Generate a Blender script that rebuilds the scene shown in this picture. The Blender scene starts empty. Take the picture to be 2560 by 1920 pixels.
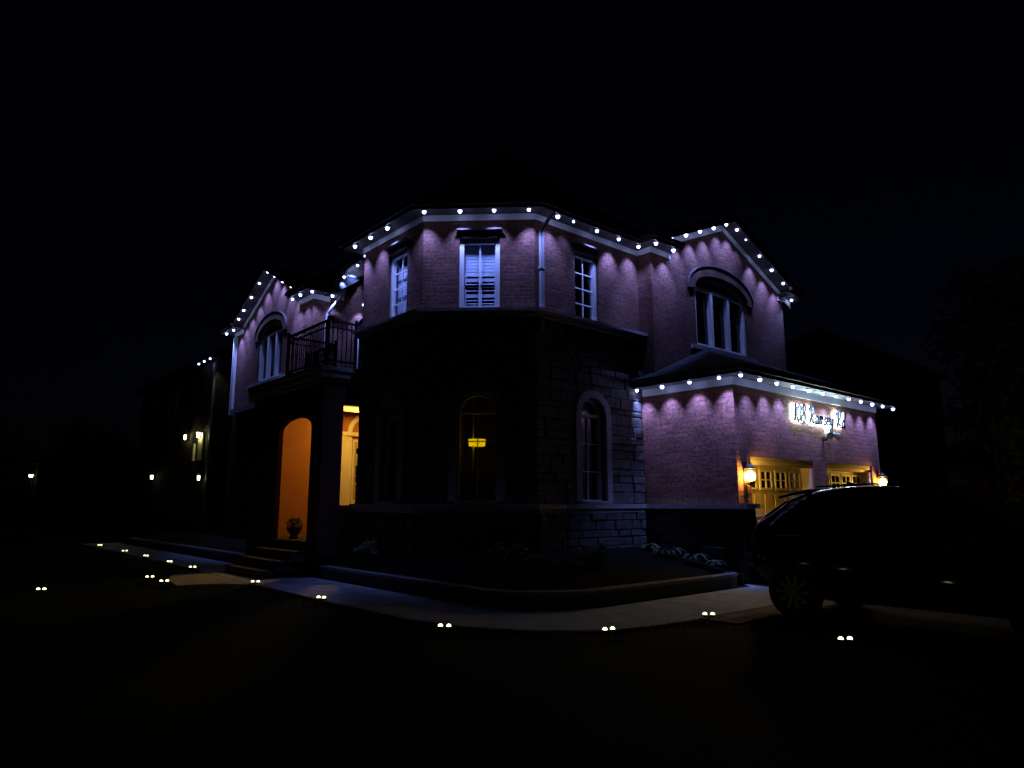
import bpy, bmesh, math, random
from mathutils import Vector, Matrix
from mathutils.geometry import tessellate_polygon
random.seed(7)
rad = math.radians
scene = bpy.context.scene
COL = scene.collection
# World frame: X runs along the garage front, Y runs back from the street, Z up (metres).  The viewer stands at the origin.

# ------------------------------------------------------------------ helpers
class MB:
    """collects faces (with uv in metres) and links them as ONE mesh object"""
    def __init__(s): s.v = []; s.f = []; s.uv = []; s.mi = []; s.m = 0
    def face(s, pts, uv=None):
        n = len(s.v); s.v += [tuple(p) for p in pts]; s.f.append(list(range(n, n + len(pts))))
        s.uv.append(uv if uv else [(0, 0)] * len(pts)); s.mi.append(s.m)
    def box(s, x0, x1, y0, y1, z0, z1):
        p = [(x, y, z) for z in (z0, z1) for y in (y0, y1) for x in (x0, x1)]
        for q in ((0, 2, 3, 1), (4, 5, 7, 6), (0, 1, 5, 4), (2, 6, 7, 3), (0, 4, 6, 2), (1, 3, 7, 5)):
            s.face([p[i] for i in q])
    def hexa(s, p):          # eight points: bottom 4 (ccw), top 4
        for q in ((3, 2, 1, 0), (4, 5, 6, 7), (0, 1, 5, 4), (1, 2, 6, 5), (2, 3, 7, 6), (3, 0, 4, 7)):
            s.face([p[i] for i in q])
    def fbox(s, fr, s0, s1, z0, z1, o0, o1):
        s.hexa([fr.P(s0, z0, o0), fr.P(s0, z0, o1), fr.P(s1, z0, o1), fr.P(s1, z0, o0),
                fr.P(s0, z1, o0), fr.P(s0, z1, o1), fr.P(s1, z1, o1), fr.P(s1, z1, o0)])
    def tube(s, pts, r, n=8, cap=True, r1=None):
        pts = [Vector(p) for p in pts]; rings = []
        for i, p in enumerate(pts):
            a = pts[max(0, i - 1)]; b = pts[min(len(pts) - 1, i + 1)]; t = (b - a).normalized()
            up = Vector((0, 0, 1)) if abs(t.z) < .95 else Vector((1, 0, 0))
            u = t.cross(up).normalized(); w = u.cross(t)
            rr = r if r1 is None else r + (r1 - r) * i / max(1, len(pts) - 1)
            rings.append([p + (u * math.cos(2 * math.pi * k / n) + w * math.sin(2 * math.pi * k / n)) * rr for k in range(n)])
        for a, b in zip(rings, rings[1:]):
            for k in range(n): s.face([a[k], a[(k + 1) % n], b[(k + 1) % n], b[k]])
        if cap: s.face(rings[0][::-1]); s.face(rings[-1])
    def lathe(s, prof, c=(0, 0, 0), n=16, sx=1, sy=1):
        rings = [[(c[0] + r * sx * math.cos(2 * math.pi * k / n), c[1] + r * sy * math.sin(2 * math.pi * k / n), c[2] + z) for k in range(n)] for r, z in prof]
        for a, b in zip(rings, rings[1:]):
            for k in range(n): s.face([a[k], a[(k + 1) % n], b[(k + 1) % n], b[k]])
        s.face(rings[0][::-1]); s.face(rings[-1])
    def sphere(s, c, r, n=8, m=6, sz=1):
        s.lathe([(r * math.sin(math.pi * (i + .02) / (m + .04)), -r * sz * math.cos(math.pi * (i + .02) / (m + .04))) for i in range(m + 1)], c, n)
    def build(s, name, mats, parent=None, smooth=False, weld=False, fr=None):
        if fr: s.uv = [[(s.v[i][0] * fr.d[0] + s.v[i][1] * fr.d[1], s.v[i][2]) for i in f] for f in s.f]
        me = bpy.data.meshes.new(name); me.from_pydata(s.v, [], s.f)
        ul = me.uv_layers.new(name='UVMap')
        i = 0
        for uv in s.uv:
            for q in uv: ul.data[i].uv = q; i += 1
        for m in (mats if isinstance(mats, (list, tuple)) else [mats]): me.materials.append(m)
        me.polygons.foreach_set('material_index', s.mi)
        if smooth: me.polygons.foreach_set('use_smooth', [True] * len(me.polygons))
        if weld or smooth:
            b = bmesh.new(); b.from_mesh(me); bmesh.ops.remove_doubles(b, verts=b.verts, dist=1e-4); b.to_mesh(me); b.free()
        me.update()
        o = bpy.data.objects.new(name, me); COL.objects.link(o)
        if parent is not None: adopt(o, parent)
        return o

def adopt(o, parent):
    o.parent = parent
    if parent.type == 'EMPTY' and not parent.get('local'):
        o.matrix_parent_inverse = Matrix.Translation(parent.location).inverted()

class Frame:
    """a vertical wall plane: s runs along it (left to right seen from outside), off is outwards"""
    def __init__(s, x, y, dx, dy):
        l = math.hypot(dx, dy); s.o = (x, y); s.d = (dx / l, dy / l); s.n = (s.d[1], -s.d[0]); s.len = l
    def P(s, a, z, off=0):
        return (s.o[0] + s.d[0] * a + s.n[0] * off, s.o[1] + s.d[1] * a + s.n[1] * off, z)
def seg(a, b): return Frame(a[0], a[1], b[0] - a[0], b[1] - a[1])

def thing(name, label, cat, loc=(0, 0, 0), group=None, local=False):
    o = bpy.data.objects.new(name, None); COL.objects.link(o); o.location = loc; o.empty_display_size = .2
    tag(o, label, cat, group)
    if local: o['local'] = 1
    return o
def tag(o, label=None, cat=None, group=None, kind=None):
    for k, v in (('label', label), ('category', cat), ('group', group), ('kind', kind)):
        if v: o[k] = v
    return o
def copy_tree(o, parent=None):
    c = o.copy(); COL.objects.link(c); c.parent = parent
    for ch in list(o.children): copy_tree(ch, c)
    return c

# ------------------------------------------------------------------ materials
def mat(name, col, rough=.6, metal=0, emit=None, strength=0, bump=None, var=.0, scale=8., spec=.5):
    m = bpy.data.materials.new(name); m.use_nodes = True; nt = m.node_tree; N = nt.nodes; b = N['Principled BSDF']
    b.inputs['Base Color'].default_value = (*col, 1); b.inputs['Roughness'].default_value = rough
    b.inputs['Metallic'].default_value = metal; b.inputs['Specular IOR Level'].default_value = spec
    if emit: b.inputs['Emission Color'].default_value = (*emit, 1); b.inputs['Emission Strength'].default_value = strength
    if var or bump:
        tc = N.new('ShaderNodeTexCoord'); no = N.new('ShaderNodeTexNoise')
        no.inputs['Scale'].default_value = scale; no.inputs['Detail'].default_value = 6; nt.links.new(tc.outputs['Object'], no.inputs['Vector'])
        if var:
            r = N.new('ShaderNodeValToRGB'); r.color_ramp.elements[0].position = .3; r.color_ramp.elements[1].position = .7
            r.color_ramp.elements[0].color = (*[c * (1 - var) for c in col], 1); r.color_ramp.elements[1].color = (*[min(1, c * (1 + var)) for c in col], 1)
            nt.links.new(no.outputs['Fac'], r.inputs['Fac']); nt.links.new(r.outputs['Color'], b.inputs['Base Color'])
        if bump:
            bp = N.new('ShaderNodeBump'); bp.inputs['Strength'].default_value = bump; bp.inputs['Distance'].default_value = .02
            nt.links.new(no.outputs['Fac'], bp.inputs['Height']); nt.links.new(bp.outputs['Normal'], b.inputs['Normal'])
    return m
def brick(name, c1, c2, cm, w, h, mortar, warp=.004, bump=.6, rough=.9):
    m = bpy.data.materials.new(name); m.use_nodes = True; nt = m.node_tree; N = nt.nodes; L = nt.links; b = N['Principled BSDF']
    uv = N.new('ShaderNodeUVMap'); uv.uv_map = 'UVMap'
    n1 = N.new('ShaderNodeTexNoise'); n1.inputs['Scale'].default_value = 5; n1.inputs['Detail'].default_value = 3; L.new(uv.outputs[0], n1.inputs['Vector'])
    mx = N.new('ShaderNodeVectorMath'); mx.operation = 'MULTIPLY_ADD'; mx.inputs[1].default_value = (warp * 2,) * 3
    L.new(n1.outputs['Color'], mx.inputs[0]); L.new(uv.outputs[0], mx.inputs[2])
    br = N.new('ShaderNodeTexBrick'); br.inputs['Scale'].default_value = 1; br.inputs['Brick Width'].default_value = w; br.inputs['Row Height'].default_value = h
    br.inputs['Mortar Size'].default_value = mortar; br.inputs['Mortar Smooth'].default_value = .25; br.inputs['Bias'].default_value = 0
    br.inputs['Color1'].default_value = (*c1, 1); br.inputs['Color2'].default_value = (*c2, 1); br.inputs['Mortar'].default_value = (*cm, 1)
    L.new(mx.outputs[0], br.inputs['Vector'])
    n2 = N.new('ShaderNodeTexNoise'); n2.inputs['Scale'].default_value = 14; n2.inputs['Detail'].default_value = 6; L.new(uv.outputs[0], n2.inputs['Vector'])
    r = N.new('ShaderNodeValToRGB'); r.color_ramp.elements[0].color = (.55, .55, .55, 1); r.color_ramp.elements[1].color = (1.35, 1.35, 1.35, 1)
    r.color_ramp.elements[0].position = .3; r.color_ramp.elements[1].position = .72; L.new(n2.outputs['Fac'], r.inputs['Fac'])
    mul = N.new('ShaderNodeMix'); mul.data_type = 'RGBA'; mul.blend_type = 'MULTIPLY'; mul.inputs[0].default_value = 1
    n3 = N.new('ShaderNodeTexNoise'); n3.inputs['Scale'].default_value = 1.3; n3.inputs['Detail'].default_value = 4; L.new(uv.outputs[0], n3.inputs['Vector'])
    r3 = N.new('ShaderNodeMapRange'); r3.inputs[1].default_value = .3; r3.inputs[2].default_value = .7; r3.inputs[3].default_value = .72; r3.inputs[4].default_value = 1.2; L.new(n3.outputs['Fac'], r3.inputs[0])
    mu3 = N.new('ShaderNodeMix'); mu3.data_type = 'RGBA'; mu3.blend_type = 'MULTIPLY'; mu3.inputs[0].default_value = 1
    L.new(br.outputs['Color'], mul.inputs[6]); L.new(r.outputs['Color'], mul.inputs[7]); L.new(mul.outputs[2], mu3.inputs[6]); L.new(r3.outputs[0], mu3.inputs[7]); L.new(mu3.outputs[2], b.inputs['Base Color'])
    b.inputs['Roughness'].default_value = rough; b.inputs['Specular IOR Level'].default_value = .2
    add = N.new('ShaderNodeMath'); add.operation = 'MULTIPLY_ADD'; add.inputs[1].default_value = -1.; L.new(br.outputs['Fac'], add.inputs[0])
    sc = N.new('ShaderNodeMath'); sc.operation = 'MULTIPLY'; sc.inputs[1].default_value = .9; L.new(n2.outputs['Fac'], sc.inputs[0]); L.new(sc.outputs[0], add.inputs[2])
    bp = N.new('ShaderNodeBump'); bp.inputs['Strength'].default_value = bump; bp.inputs['Distance'].default_value = .012
    L.new(add.outputs[0], bp.inputs['Height']); L.new(bp.outputs['Normal'], b.inputs['Normal'])
    return m
def glass(name, tint=(.9, .95, 1), gloss=.12):
    m = bpy.data.materials.new(name); m.use_nodes = True; nt = m.node_tree; N = nt.nodes; N.clear()
    o = N.new('ShaderNodeOutputMaterial'); t = N.new('ShaderNodeBsdfTransparent'); g = N.new('ShaderNodeBsdfGlossy'); x = N.new('ShaderNodeMixShader')
    t.inputs[0].default_value = (*tint, 1); g.inputs['Roughness'].default_value = .03; x.inputs[0].default_value = gloss
    nt.links.new(t.outputs[0], x.inputs[1]); nt.links.new(g.outputs[0], x.inputs[2]); nt.links.new(x.outputs[0], o.inputs[0])
    return m

BRICK = brick('red_brick', (.165, .062, .045), (.112, .041, .030), (.115, .08, .064), .215, .082, .009)
BRICK_G = brick('rough_brick', (.27, .10, .068), (.19, .068, .048), (.13, .075, .06), .36, .11, .010, .03, 1.0)
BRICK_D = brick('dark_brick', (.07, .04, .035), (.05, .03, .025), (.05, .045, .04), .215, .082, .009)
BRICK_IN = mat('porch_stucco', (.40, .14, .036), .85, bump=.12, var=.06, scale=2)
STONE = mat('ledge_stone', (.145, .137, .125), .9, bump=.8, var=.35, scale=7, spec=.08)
LINTEL = mat('brown_lintel', (.05, .036, .033), .8, var=.1)
STONE_SHADE = mat('shaded_stone', (.07, .065, .06), .9, bump=.8, var=.35, scale=7, spec=.08)  # ledge stone again, darkened in colour for the unlit garage base
MORTAR = mat('mortar', (.10, .09, .085), .95, spec=.08)
BAND = mat('limestone', (.42, .40, .38), .85, bump=.3, var=.15, scale=12, spec=.08)
TRIM = mat('white_trim', (.66, .66, .66), .5, var=.04, scale=3)
CREAM = mat('cream_trim', (.72, .62, .45), .55, var=.05, scale=3)
SHINGLE = brick('roof_shingle', (.035, .035, .04), (.02, .02, .024), (.008, .008, .01), .32, .14, .008, .006, .8)
SOFFIT = mat('dark_soffit', (.10, .085, .085), .7)
SOFFIT_LIT = mat('lit_grey_soffit', (.24, .24, .25), .6)  # garage soffit, coloured paler to carry the sign's light on it
GUTTER = mat('brown_gutter', (.07, .055, .055), .45)
IRON = mat('black_iron', (.015, .015, .017), .45, spec=.4)
PIPE = mat('white_pipe', (.34, .33, .34), .45)
GLASS = glass('window_glass')
GLASSD = glass('lamp_glass', (1, .9, .75), .06)
BLIND = mat('blind', (.60, .62, .66), .7)
DARK = mat('unlit_room_black', (.02, .02, .022), .9)  # near-black in place of the darkness inside unlit rooms
DOOR = mat('garage_door_paint', (.62, .47, .22), .5, bump=.08, var=.12, scale=30)
FLOOR = mat('porch_tile', (.07, .06, .05), .7, var=.2, scale=6, spec=.08)
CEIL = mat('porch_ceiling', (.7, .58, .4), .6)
CONC = mat('path_concrete', (.47, .51, .58), .9, bump=.3, var=.2, scale=4, spec=.08)
PAVER = brick('paver_border', (.26, .22, .21), (.06, .045, .045), (.03, .03, .03), .42, .28, .012, .004, .5)
KERBCAP = mat('kerb_cap', (.26, .26, .265), .85, bump=.4, var=.2, scale=9, spec=.08)
ASPH = mat('asphalt', (.008, .008, .009), .9, bump=.6, var=.3, scale=25, spec=.08)
LAWN = mat('lawn', (.009, .015, .006), .95, bump=.9, var=.4, scale=20, spec=.08)
SOIL = mat('soil', (.010, .008, .006), .95, bump=1, var=.4, scale=15, spec=.08)
WALLCAP = mat('kerb_stone', (.10, .10, .10), .85, bump=.5, var=.2, scale=9, spec=.08)
LEAF = mat('leaf', (.05, .085, .03), .6, var=.4, scale=3)
HOSTA = mat('pale_leaf', (.075, .10, .045), .75, var=.3, scale=12)
CONIF = mat('needles', (.02, .032, .016), .8, var=.4, scale=2)
BARK = mat('bark', (.05, .035, .025), .9, bump=.6, var=.3, scale=20)
CLAY = mat('urn', (.06, .05, .045), .8)
LED = (.225, .305, 1.0)
LENS = mat('led_lens', (.8, .8, .8), .4, emit=(.40, .48, 1.0), strength=22)
HOUS = mat('light_housing', (.5, .5, .5), .5)
PATHLED = mat('path_led', (.8, .8, .7), .4, emit=(1, .84, .40), strength=6)
WARM = mat('warm_bulb', (.8, .7, .5), .4, emit=(1, .60, .10), strength=225)
PORCHL = mat('porch_shade', (.8, .7, .5), .4, emit=(1, .58, .10), strength=270)
AMBER = mat('amber_glass', (.8, .6, .3), .5, emit=(1, .58, .0), strength=.85)
SIGNLED = mat('sign_led', (.8, .8, .8), .5, emit=(.60, .92, 1), strength=95)
FARLED = mat('far_led', (.8, .8, .7), .4, emit=(.55, 1, .8), strength=8)
FARWARM = mat('far_lamp', (.8, .8, .7), .4, emit=(1, .9, .5), strength=5)
CARP = mat('black_car_paint', (.006, .006, .010), .07, spec=.6)
CARG = mat('tinted_glass', (.004, .004, .005), .04, spec=.6)
RUBBER = mat('tyre_rubber', (.012, .012, .012), .85)
RIMM = mat('alloy', (.06, .06, .064), .35, metal=1)
REDL = mat('tail_lens', (.12, .004, .004), .15)
CHROME = mat('bright_metal', (.6, .6, .6), .15, metal=1)

# ------------------------------------------------------------------ house shell
H = thing('brick_house', 'large two storey brick house with corner bay and double garage, outlined in white eave lights', 'house', (12, 14, 0))
ZB, ZE = 5.6, 7.72          # belt ledge and soffit heights
B0, B1, B2, B3 = (7.85, 14.47), (7.85, 11.92), (9.56, 10.27), (13.0, 10.27)
F_BL, F_BC, F_BR = seg(B0, B1), seg(B1, B2), seg(B2, B3)
F_GR = seg((13.0, 9.86), (19.3, 9.86))            # right gable
F_LG = seg((8.55, 25.1), (8.55, 18.75))           # left gable: s = 25.1 - y
F_RF = seg((8.55, 18.75), (11.8, 18.75))          # recessed wall behind the balcony: s = x - 8.55
F_GS, F_GF = seg((13.0, 10.27), (13.0, 7.85)), seg((13.0, 7.85), (20.2, 7.85))

def arc(cx, cz, rx, rz, a0, a1, n):
    return [(cx + rx * math.cos(rad(a0 + (a1 - a0) * i / n)), cz + rz * math.sin(rad(a0 + (a1 - a0) * i / n))) for i in range(n + 1)]
def rect(s0, s1, z0, z1): return [(s0, z0), (s1, z0), (s1, z1), (s0, z1)]
def archloop(s0, s1, z0, zs, zt, n=12):
    c = (s0 + s1) / 2
    return [(s0, z0), (s1, z0)] + arc(c, zs, (s1 - s0) / 2, zt - zs, 0, 180, n)
def wall(mb, fr, outer, holes=(), rev=.18, off=0):
    loops = [[Vector((a, z, 0)) for a, z in outer]] + [[Vector((a, z, 0)) for a, z in h] for h in holes]
    flat = [p for l in loops for p in l]
    for t in tessellate_polygon(loops):
        mb.face([fr.P(flat[i].x, flat[i].y, off) for i in t], [(flat[i].x, flat[i].y) for i in t])
    for h in holes:
        for (a, z), (b, y) in zip(h, h[1:] + h[:1]):
            mb.face([fr.P(a, z, off), fr.P(b, y, off), fr.P(b, y, off - rev), fr.P(a, z, off - rev)],
                    [(a, z), (b, y), (b + rev * (abs(a - b) < .01), y + rev * (abs(a - b) >= .01)), (a + rev * (abs(a - b) < .01), z + rev * (abs(a - b) >= .01))])

# openings: (s0, s1, z0, z1 [, z spring])
W_BL, W_BC, W_BR = (1.12, 1.93, 5.6, 7.2), (.77, 1.64, 5.6, 7.2), (1.22, 2.01, 5.6, 7.2)
G_BL, G_BC, G_BR = (1.1, 1.88, 1.63, 3.45, 3.85), (.77, 1.60, 1.63, 3.45, 3.86), (1.28, 2.08, 1.63, 3.50, 3.90)
W_GR = (1.78, 4.22, 5.55, 7.12, 7.52)
W_LG = (2.25, 4.25, 5.55, 7.08, 7.50)
def loop_of(w): return rect(*w) if len(w) == 4 else archloop(w[0], w[1], w[2], w[3], w[4])

m = MB()
for fr, w in ((F_BL, W_BL), (F_BC, W_BC), (F_BR, W_BR)): wall(m, fr, rect(0, fr.len, 5.55, 7.8), [loop_of(w)])
wall(m, seg(B3, (13.0, 9.86)), rect(0, .41, 4.2, 7.8))
wall(m, seg((11.8, 14.47), B0), rect(0, 3.95, 4.6, 7.8))
m.build('wall', BRICK, H)
m = MB()
wall(m, F_GR, [(0, 3.6), (6.3, 3.6), (6.3, 7.8), (3.16, 9.13), (.3, 7.93), (0, 7.8)], [loop_of(W_GR)])
wall(m, seg((19.3, 9.86), (19.3, 25.1)), rect(0, 15.24, 0, 7.8))
m.build('wall', BRICK, H)
m = MB()
wall(m, F_LG, [(0, .4), (6.35, .4), (6.35, 7.8), (5.6, 7.95), (3.4, 9.12), (.9, 7.95), (0, 7.8)], [loop_of(W_LG)])
wall(m, F_RF, [(0, 4.5), (3.25, 4.5), (3.25, 7.8), (3.22, 7.8)] + arc(1.95, 7.7, 1.42, 1.42, 27, 176, 18) + [(.53, 7.8), (0, 7.8)], [archloop(1.45, 2.45, 4.75, 6.9, 7.4)])
wall(m, seg((11.8, 18.75), (11.8, 14.47)), rect(0, 4.28, 4.5, 7.8))
wall(m, seg((19.3, 25.1), (8.55, 25.1)), rect(0, 10.75, 0, 7.8))
m.build('wall', BRICK, H)

# ground floor of the bay: individual ledge stones over a mortar backing
def inside(a, z, w, pad):
    if not (w[0] - pad < a < w[1] + pad and w[2] - .02 < z): return False
    if z <= w[3]: return True
    c = (w[0] + w[1]) / 2; rx = (w[1] - w[0]) / 2 + pad; rz = w[4] - w[3] + pad
    return ((a - c) / rx) ** 2 + ((z - w[3]) / rz) ** 2 < 1
def stones(mb, fr, z0, z1, w, base, pad, lo=.11, hi=.26, length=None):
    z = z0; fl = length or fr.len
    while z < z1 - .05:
        h = min(random.uniform(lo, hi), z1 - z)
        if z1 - z - h < .08: h = z1 - z
        spans = []
        a = 0.0
        if w and w[2] - .02 < z + h * .5 < w[4] + pad:
            zz = z + h * .5; c = (w[0] + w[1]) / 2; rx = (w[1] - w[0]) / 2 + pad
            k = rx if zz <= w[3] else rx * math.sqrt(max(0, 1 - ((zz - w[3]) / (w[4] - w[3] + pad)) ** 2))
            spans = [(0, c - k), (c + k, fl)]
        else: spans = [(0, fl)]
        for lo_s, hi_s in spans:
            a = lo_s
            while a < hi_s - .03:
                q = min(random.uniform(.22, .62), hi_s - a)
                if hi_s - a - q < .12: q = hi_s - a
                p = base + random.uniform(.0, .05); g = .008; i = .014
                j = [random.uniform(-.012, .012) for _ in range(4)]
                A = [(a + g, z + g), (a + q - g, z + g), (a + q - g, z + h - g), (a + g, z + h - g)]
                Bq = [(a + g + i, z + g + i + j[0]), (a + q - g - i, z + g + i + j[1]), (a + q - g - i, z + h - g - i + j[2]), (a + g + i, z + h - g - i + j[3])]
                bk = [fr.P(s_, z_, base - .03) for s_, z_ in A]; md = [fr.P(s_, z_, p - .02) for s_, z_ in A]; ft = [fr.P(s_, z_, p + random.uniform(-.008, .008)) for s_, z_ in Bq]
                mb.face(ft)
                for k in range(4):
                    mb.face([md[k], md[(k + 1) % 4], ft[(k + 1) % 4], ft[k]]); mb.face([bk[k], bk[(k + 1) % 4], md[(k + 1) % 4], md[k]])
                a += q
        z += h
st = MB(); mo = MB()
for fr, w in ((F_BL, G_BL), (F_BC, G_BC), (F_BR, G_BR)):
    stones(st, fr, 1.6, 5.42, w, .0, .17); stones(st, fr, .3, 1.42, None, .08, 0, .14, .3)
    wall(mo, fr, rect(0, fr.len, 0, 5.56), [loop_of(w)], off=-.012)
    wall(mo, fr, rect(0, fr.len, 0, 1.5), off=.066)
st.build('stone_wall', STONE, H)
mo.build('mortar_backing', MORTAR, H)

# porch shell (ground floor in the notch) and lower inner walls
m = MB()
F_PL, F_PR = seg((7.02, 18.75), (7.02, 14.6)), seg((7.02, 14.6), (9.9, 14.6))   # s = 18.75 - y ; s = x - 7.02
wall(m, F_PL, rect(0, 4.15, .3, 4.36), [archloop(1.72, 3.58, .76, 3.38, 3.66)], rev=.12)
wall(m, F_PR, rect(0, 2.88, .3, 4.36), [rect(.50, 1.75, 1.57, 3.88)], rev=.16)
m.build('porch_wall', BRICK, H)
m = MB()
wall(m, seg((7.02, 18.45), (8.55, 18.45)), rect(0, 1.53, .3, 4.4))
wall(m, seg((8.55, 18.72), (11.8, 18.72)), rect(0, 3.25, .3, 4.6))
wall(m, seg((11.7, 18.72), (11.7, 14.6)), rect(0, 4.15, .3, 4.6))
wall(m, seg((11.8, 14.94), (7.1, 14.94)), [(0, .3), (4.7, .3), (4.7, 1.57), (1.9, 1.57), (1.9, 4.4), (0, 4.4)])
wall(m, seg((8.55, 18.72), (8.55, 18.45)), rect(0, .27, .3, 4.4))
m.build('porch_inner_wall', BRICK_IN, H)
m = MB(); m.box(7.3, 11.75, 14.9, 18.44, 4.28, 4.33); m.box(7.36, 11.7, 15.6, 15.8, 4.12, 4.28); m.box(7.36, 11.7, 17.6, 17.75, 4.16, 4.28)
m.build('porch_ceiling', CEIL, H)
m = MB(); m.box(6.95, 11.75, 14.52, 18.6, .5, .76); m.build('porch_floor', FLOOR, H)
for k in range(3):
    m = MB(); x0 = 5.98 + .32 * k
    m.box(x0, 6.95, 15.0, 17.2, .02, .19 * (k + 1) - .03); m.box(x0 - .03, 6.95, 14.96, 17.24, .19 * (k + 1) - .03, .19 * (k + 1)); m.build('step', WALLCAP, H)
# cornice and balcony deck
m = MB()
for a, b, z0, z1 in ((.06, 0, 4.36, 4.46), (.16, 0, 4.46, 4.60), (.22, 0, 4.60, 4.70)):
    m.box(7.02 - a, 11.75, 14.6 - a, 18.74, z0, z1)
m.build('cornice', BAND, H)
m = MB(); m.box(7.0, 11.75, 14.55, 18.74, 4.70, 4.74); m.build('balcony_floor', FLOOR, H)
# balcony railing
RL_ = thing  # (kept short: the railing is a part of the house)
m = MB()
runs = [((7.08, 16.9), (7.08, 14.66)), ((7.08, 14.66), (7.80, 14.66)), ((7.08, 16.9), (8.4, 16.9)), ((8.4, 16.9), (8.4, 18.7))]
for (x0, y0), (x1, y1) in runs:
    L = math.hypot(x1 - x0, y1 - y0); n = max(1, round(L / .115)); fr = seg((x0, y0), (x1, y1))
    m.fbox(fr, 0, L, 5.80, 5.85, -.025, .025); m.fbox(fr, 0, L, 4.86, 4.90, -.018, .018); m.fbox(fr, 0, L, 5.66, 5.69, -.015, .015)
    for i in range(n + 1):
        s_ = i * L / n; p = .03 if i in (0, n) else .010
        m.fbox(fr, s_ - p, s_ + p, 4.74, 5.93 if p > .02 else 5.80, -p, p)
m.build('balcony_railing', IRON, H)

# garage
m = MB()
GD = [(.52, 3.36, .1, 2.6), (4.03, 6.68, .1, 2.6)]
wall(m, F_GS, rect(0, F_GS.len, .0, 4.3))
wall(m, F_GF, rect(0, 7.2, .0, 4.3), [rect(a, b, z0, z1) for a, b, z0, z1 in GD], rev=.34)
wall(m, seg((20.2, 7.85), (20.2, 14)), rect(0, 6.15, 0, 4.3))
m.build('garage_wall', BRICK_G, H)
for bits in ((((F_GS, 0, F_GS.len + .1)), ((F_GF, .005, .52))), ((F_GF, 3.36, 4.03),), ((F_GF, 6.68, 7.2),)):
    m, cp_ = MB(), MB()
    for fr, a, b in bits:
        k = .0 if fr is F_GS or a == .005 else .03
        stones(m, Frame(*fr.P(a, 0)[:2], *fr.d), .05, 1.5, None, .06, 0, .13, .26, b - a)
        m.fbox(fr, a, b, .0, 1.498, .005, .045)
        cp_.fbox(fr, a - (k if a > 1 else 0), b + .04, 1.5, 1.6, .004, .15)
    m.build('garage_stone_base', STONE_SHADE, H); cp_.build('base_cap', BAND, H)
for gi, (a, b, z0, z1) in enumerate(GD):
    # header trim and jamb boards
    m = MB(); m.fbox(F_GF, a + .003, b - .003, z1 - .10, z1 - .003, -.30, -.03); m.fbox(F_GF, a + .003, b - .003, z1 - .16, z1 - .103, -.30, -.10)
    m.fbox(F_GF, b - .10, b - .003, z0, z1 - .163, -.30, -.04); m.fbox(F_GF, a + .003, a + .08, z0, z1 - .163, -.30, -.06)
    d = MB(); n = 4; dz = (z1 - .16 - z0) / n
    for k in range(n):
        za, zb = z0 + k * dz + .006, z0 + (k + 1) * dz - .006
        d.fbox(F_GF, a + .085, b - .105, za, zb, -.36, -.29)
        if k < n - 1:
            nb = 6; wdt = (b - a - .19) / nb
            for q in range(nb): d.fbox(F_GF, a + .085 + q * wdt + .05, a + .085 + (q + 1) * wdt - .05, za + .05, zb - .05, -.29, -.275)
    go = d.build('garage_door', DOOR, H)
    m.build('door_trim', CREAM, go)
    nb = 4; wdt = (b - a - .19) / nb; za, zb = z0 + 3 * dz + .10, z0 + 4 * dz - .13
    for q in range(nb):
        c = a + .085 + (q + .5) * wdt; hw = .22
        f = MB()
        for s0, s1, zz0, zz1 in ((c - hw - .05, c + hw + .05, za - .05, za), (c - hw - .05, c + hw + .05, zb, zb + .05), (c - hw - .05, c - hw, za, zb), (c + hw, c + hw + .05, za, zb), (c - .014, c + .014, za, zb), (c - hw, c - .014, (za + zb) / 2 - .012, (za + zb) / 2 + .012), (c + .014, c + hw, (za + zb) / 2 - .012, (za + zb) / 2 + .012)):
            f.fbox(F_GF, s0, s1, zz0, zz1, -.288, -.255)
        f.m = 1; f.fbox(F_GF, c - hw, c + hw, za, zb, -.2885, -.28)
        f.build('window', [CREAM, CARG], go)

# bands, ledges, sills
m = MB()
def band(mb, pts, z0, z1, o):      # a projecting course following the wall line
    off = offset(pts, o); inn = offset(pts, .0)
    for i in range(len(pts) - 1):
        a, b, c, d = inn[i], inn[i + 1], off[i + 1], off[i]
        mb.hexa([(*a, z0), (*b, z0), (*c, z0), (*d, z0), (*a, z1), (*b, z1), (*c, z1), (*d, z1)])
def offset(pts, o):
    out = []
    for i, p in enumerate(pts):
        ns = []
        if i > 0: ns.append(seg(pts[i - 1], p).n)
        if i < len(pts) - 1: ns.append(seg(p, pts[i + 1]).n)
        if len(ns) == 1: v = ns[0]; k = 1
        else:
            v = (ns[0][0] + ns[1][0], ns[0][1] + ns[1][1]); l = math.hypot(*v); v = (v[0] / l, v[1] / l); k = 1 / max(.3, v[0] * ns[0][0] + v[1] * ns[0][1])
        out.append((p[0] + v[0] * o * k, p[1] + v[1] * o * k))
    return out
BAY = [B0, B1, B2, B3]
band(m, BAY, 5.45, 5.53, .13); band(m, BAY, 5.533, 5.595, .245)
m.build('belt_ledge', BAND, H)
m = MB(); band(m, BAY, 1.42, 1.5, .11); band(m, BAY, 1.503, 1.6, .17); m.build('water_table', BAND, H)
for q in ((F_LG, 1.6, 6.2, 5.44, 5.54, .002, .09), (F_GR, 1.5, 4.5, 5.44, 5.54, .002, .10), (F_LG, .5, 5.2, 4.68, 4.84, .002, .20)):
    m = MB(); m.fbox(*q); m.build('sill_course', BAND, H)

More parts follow.
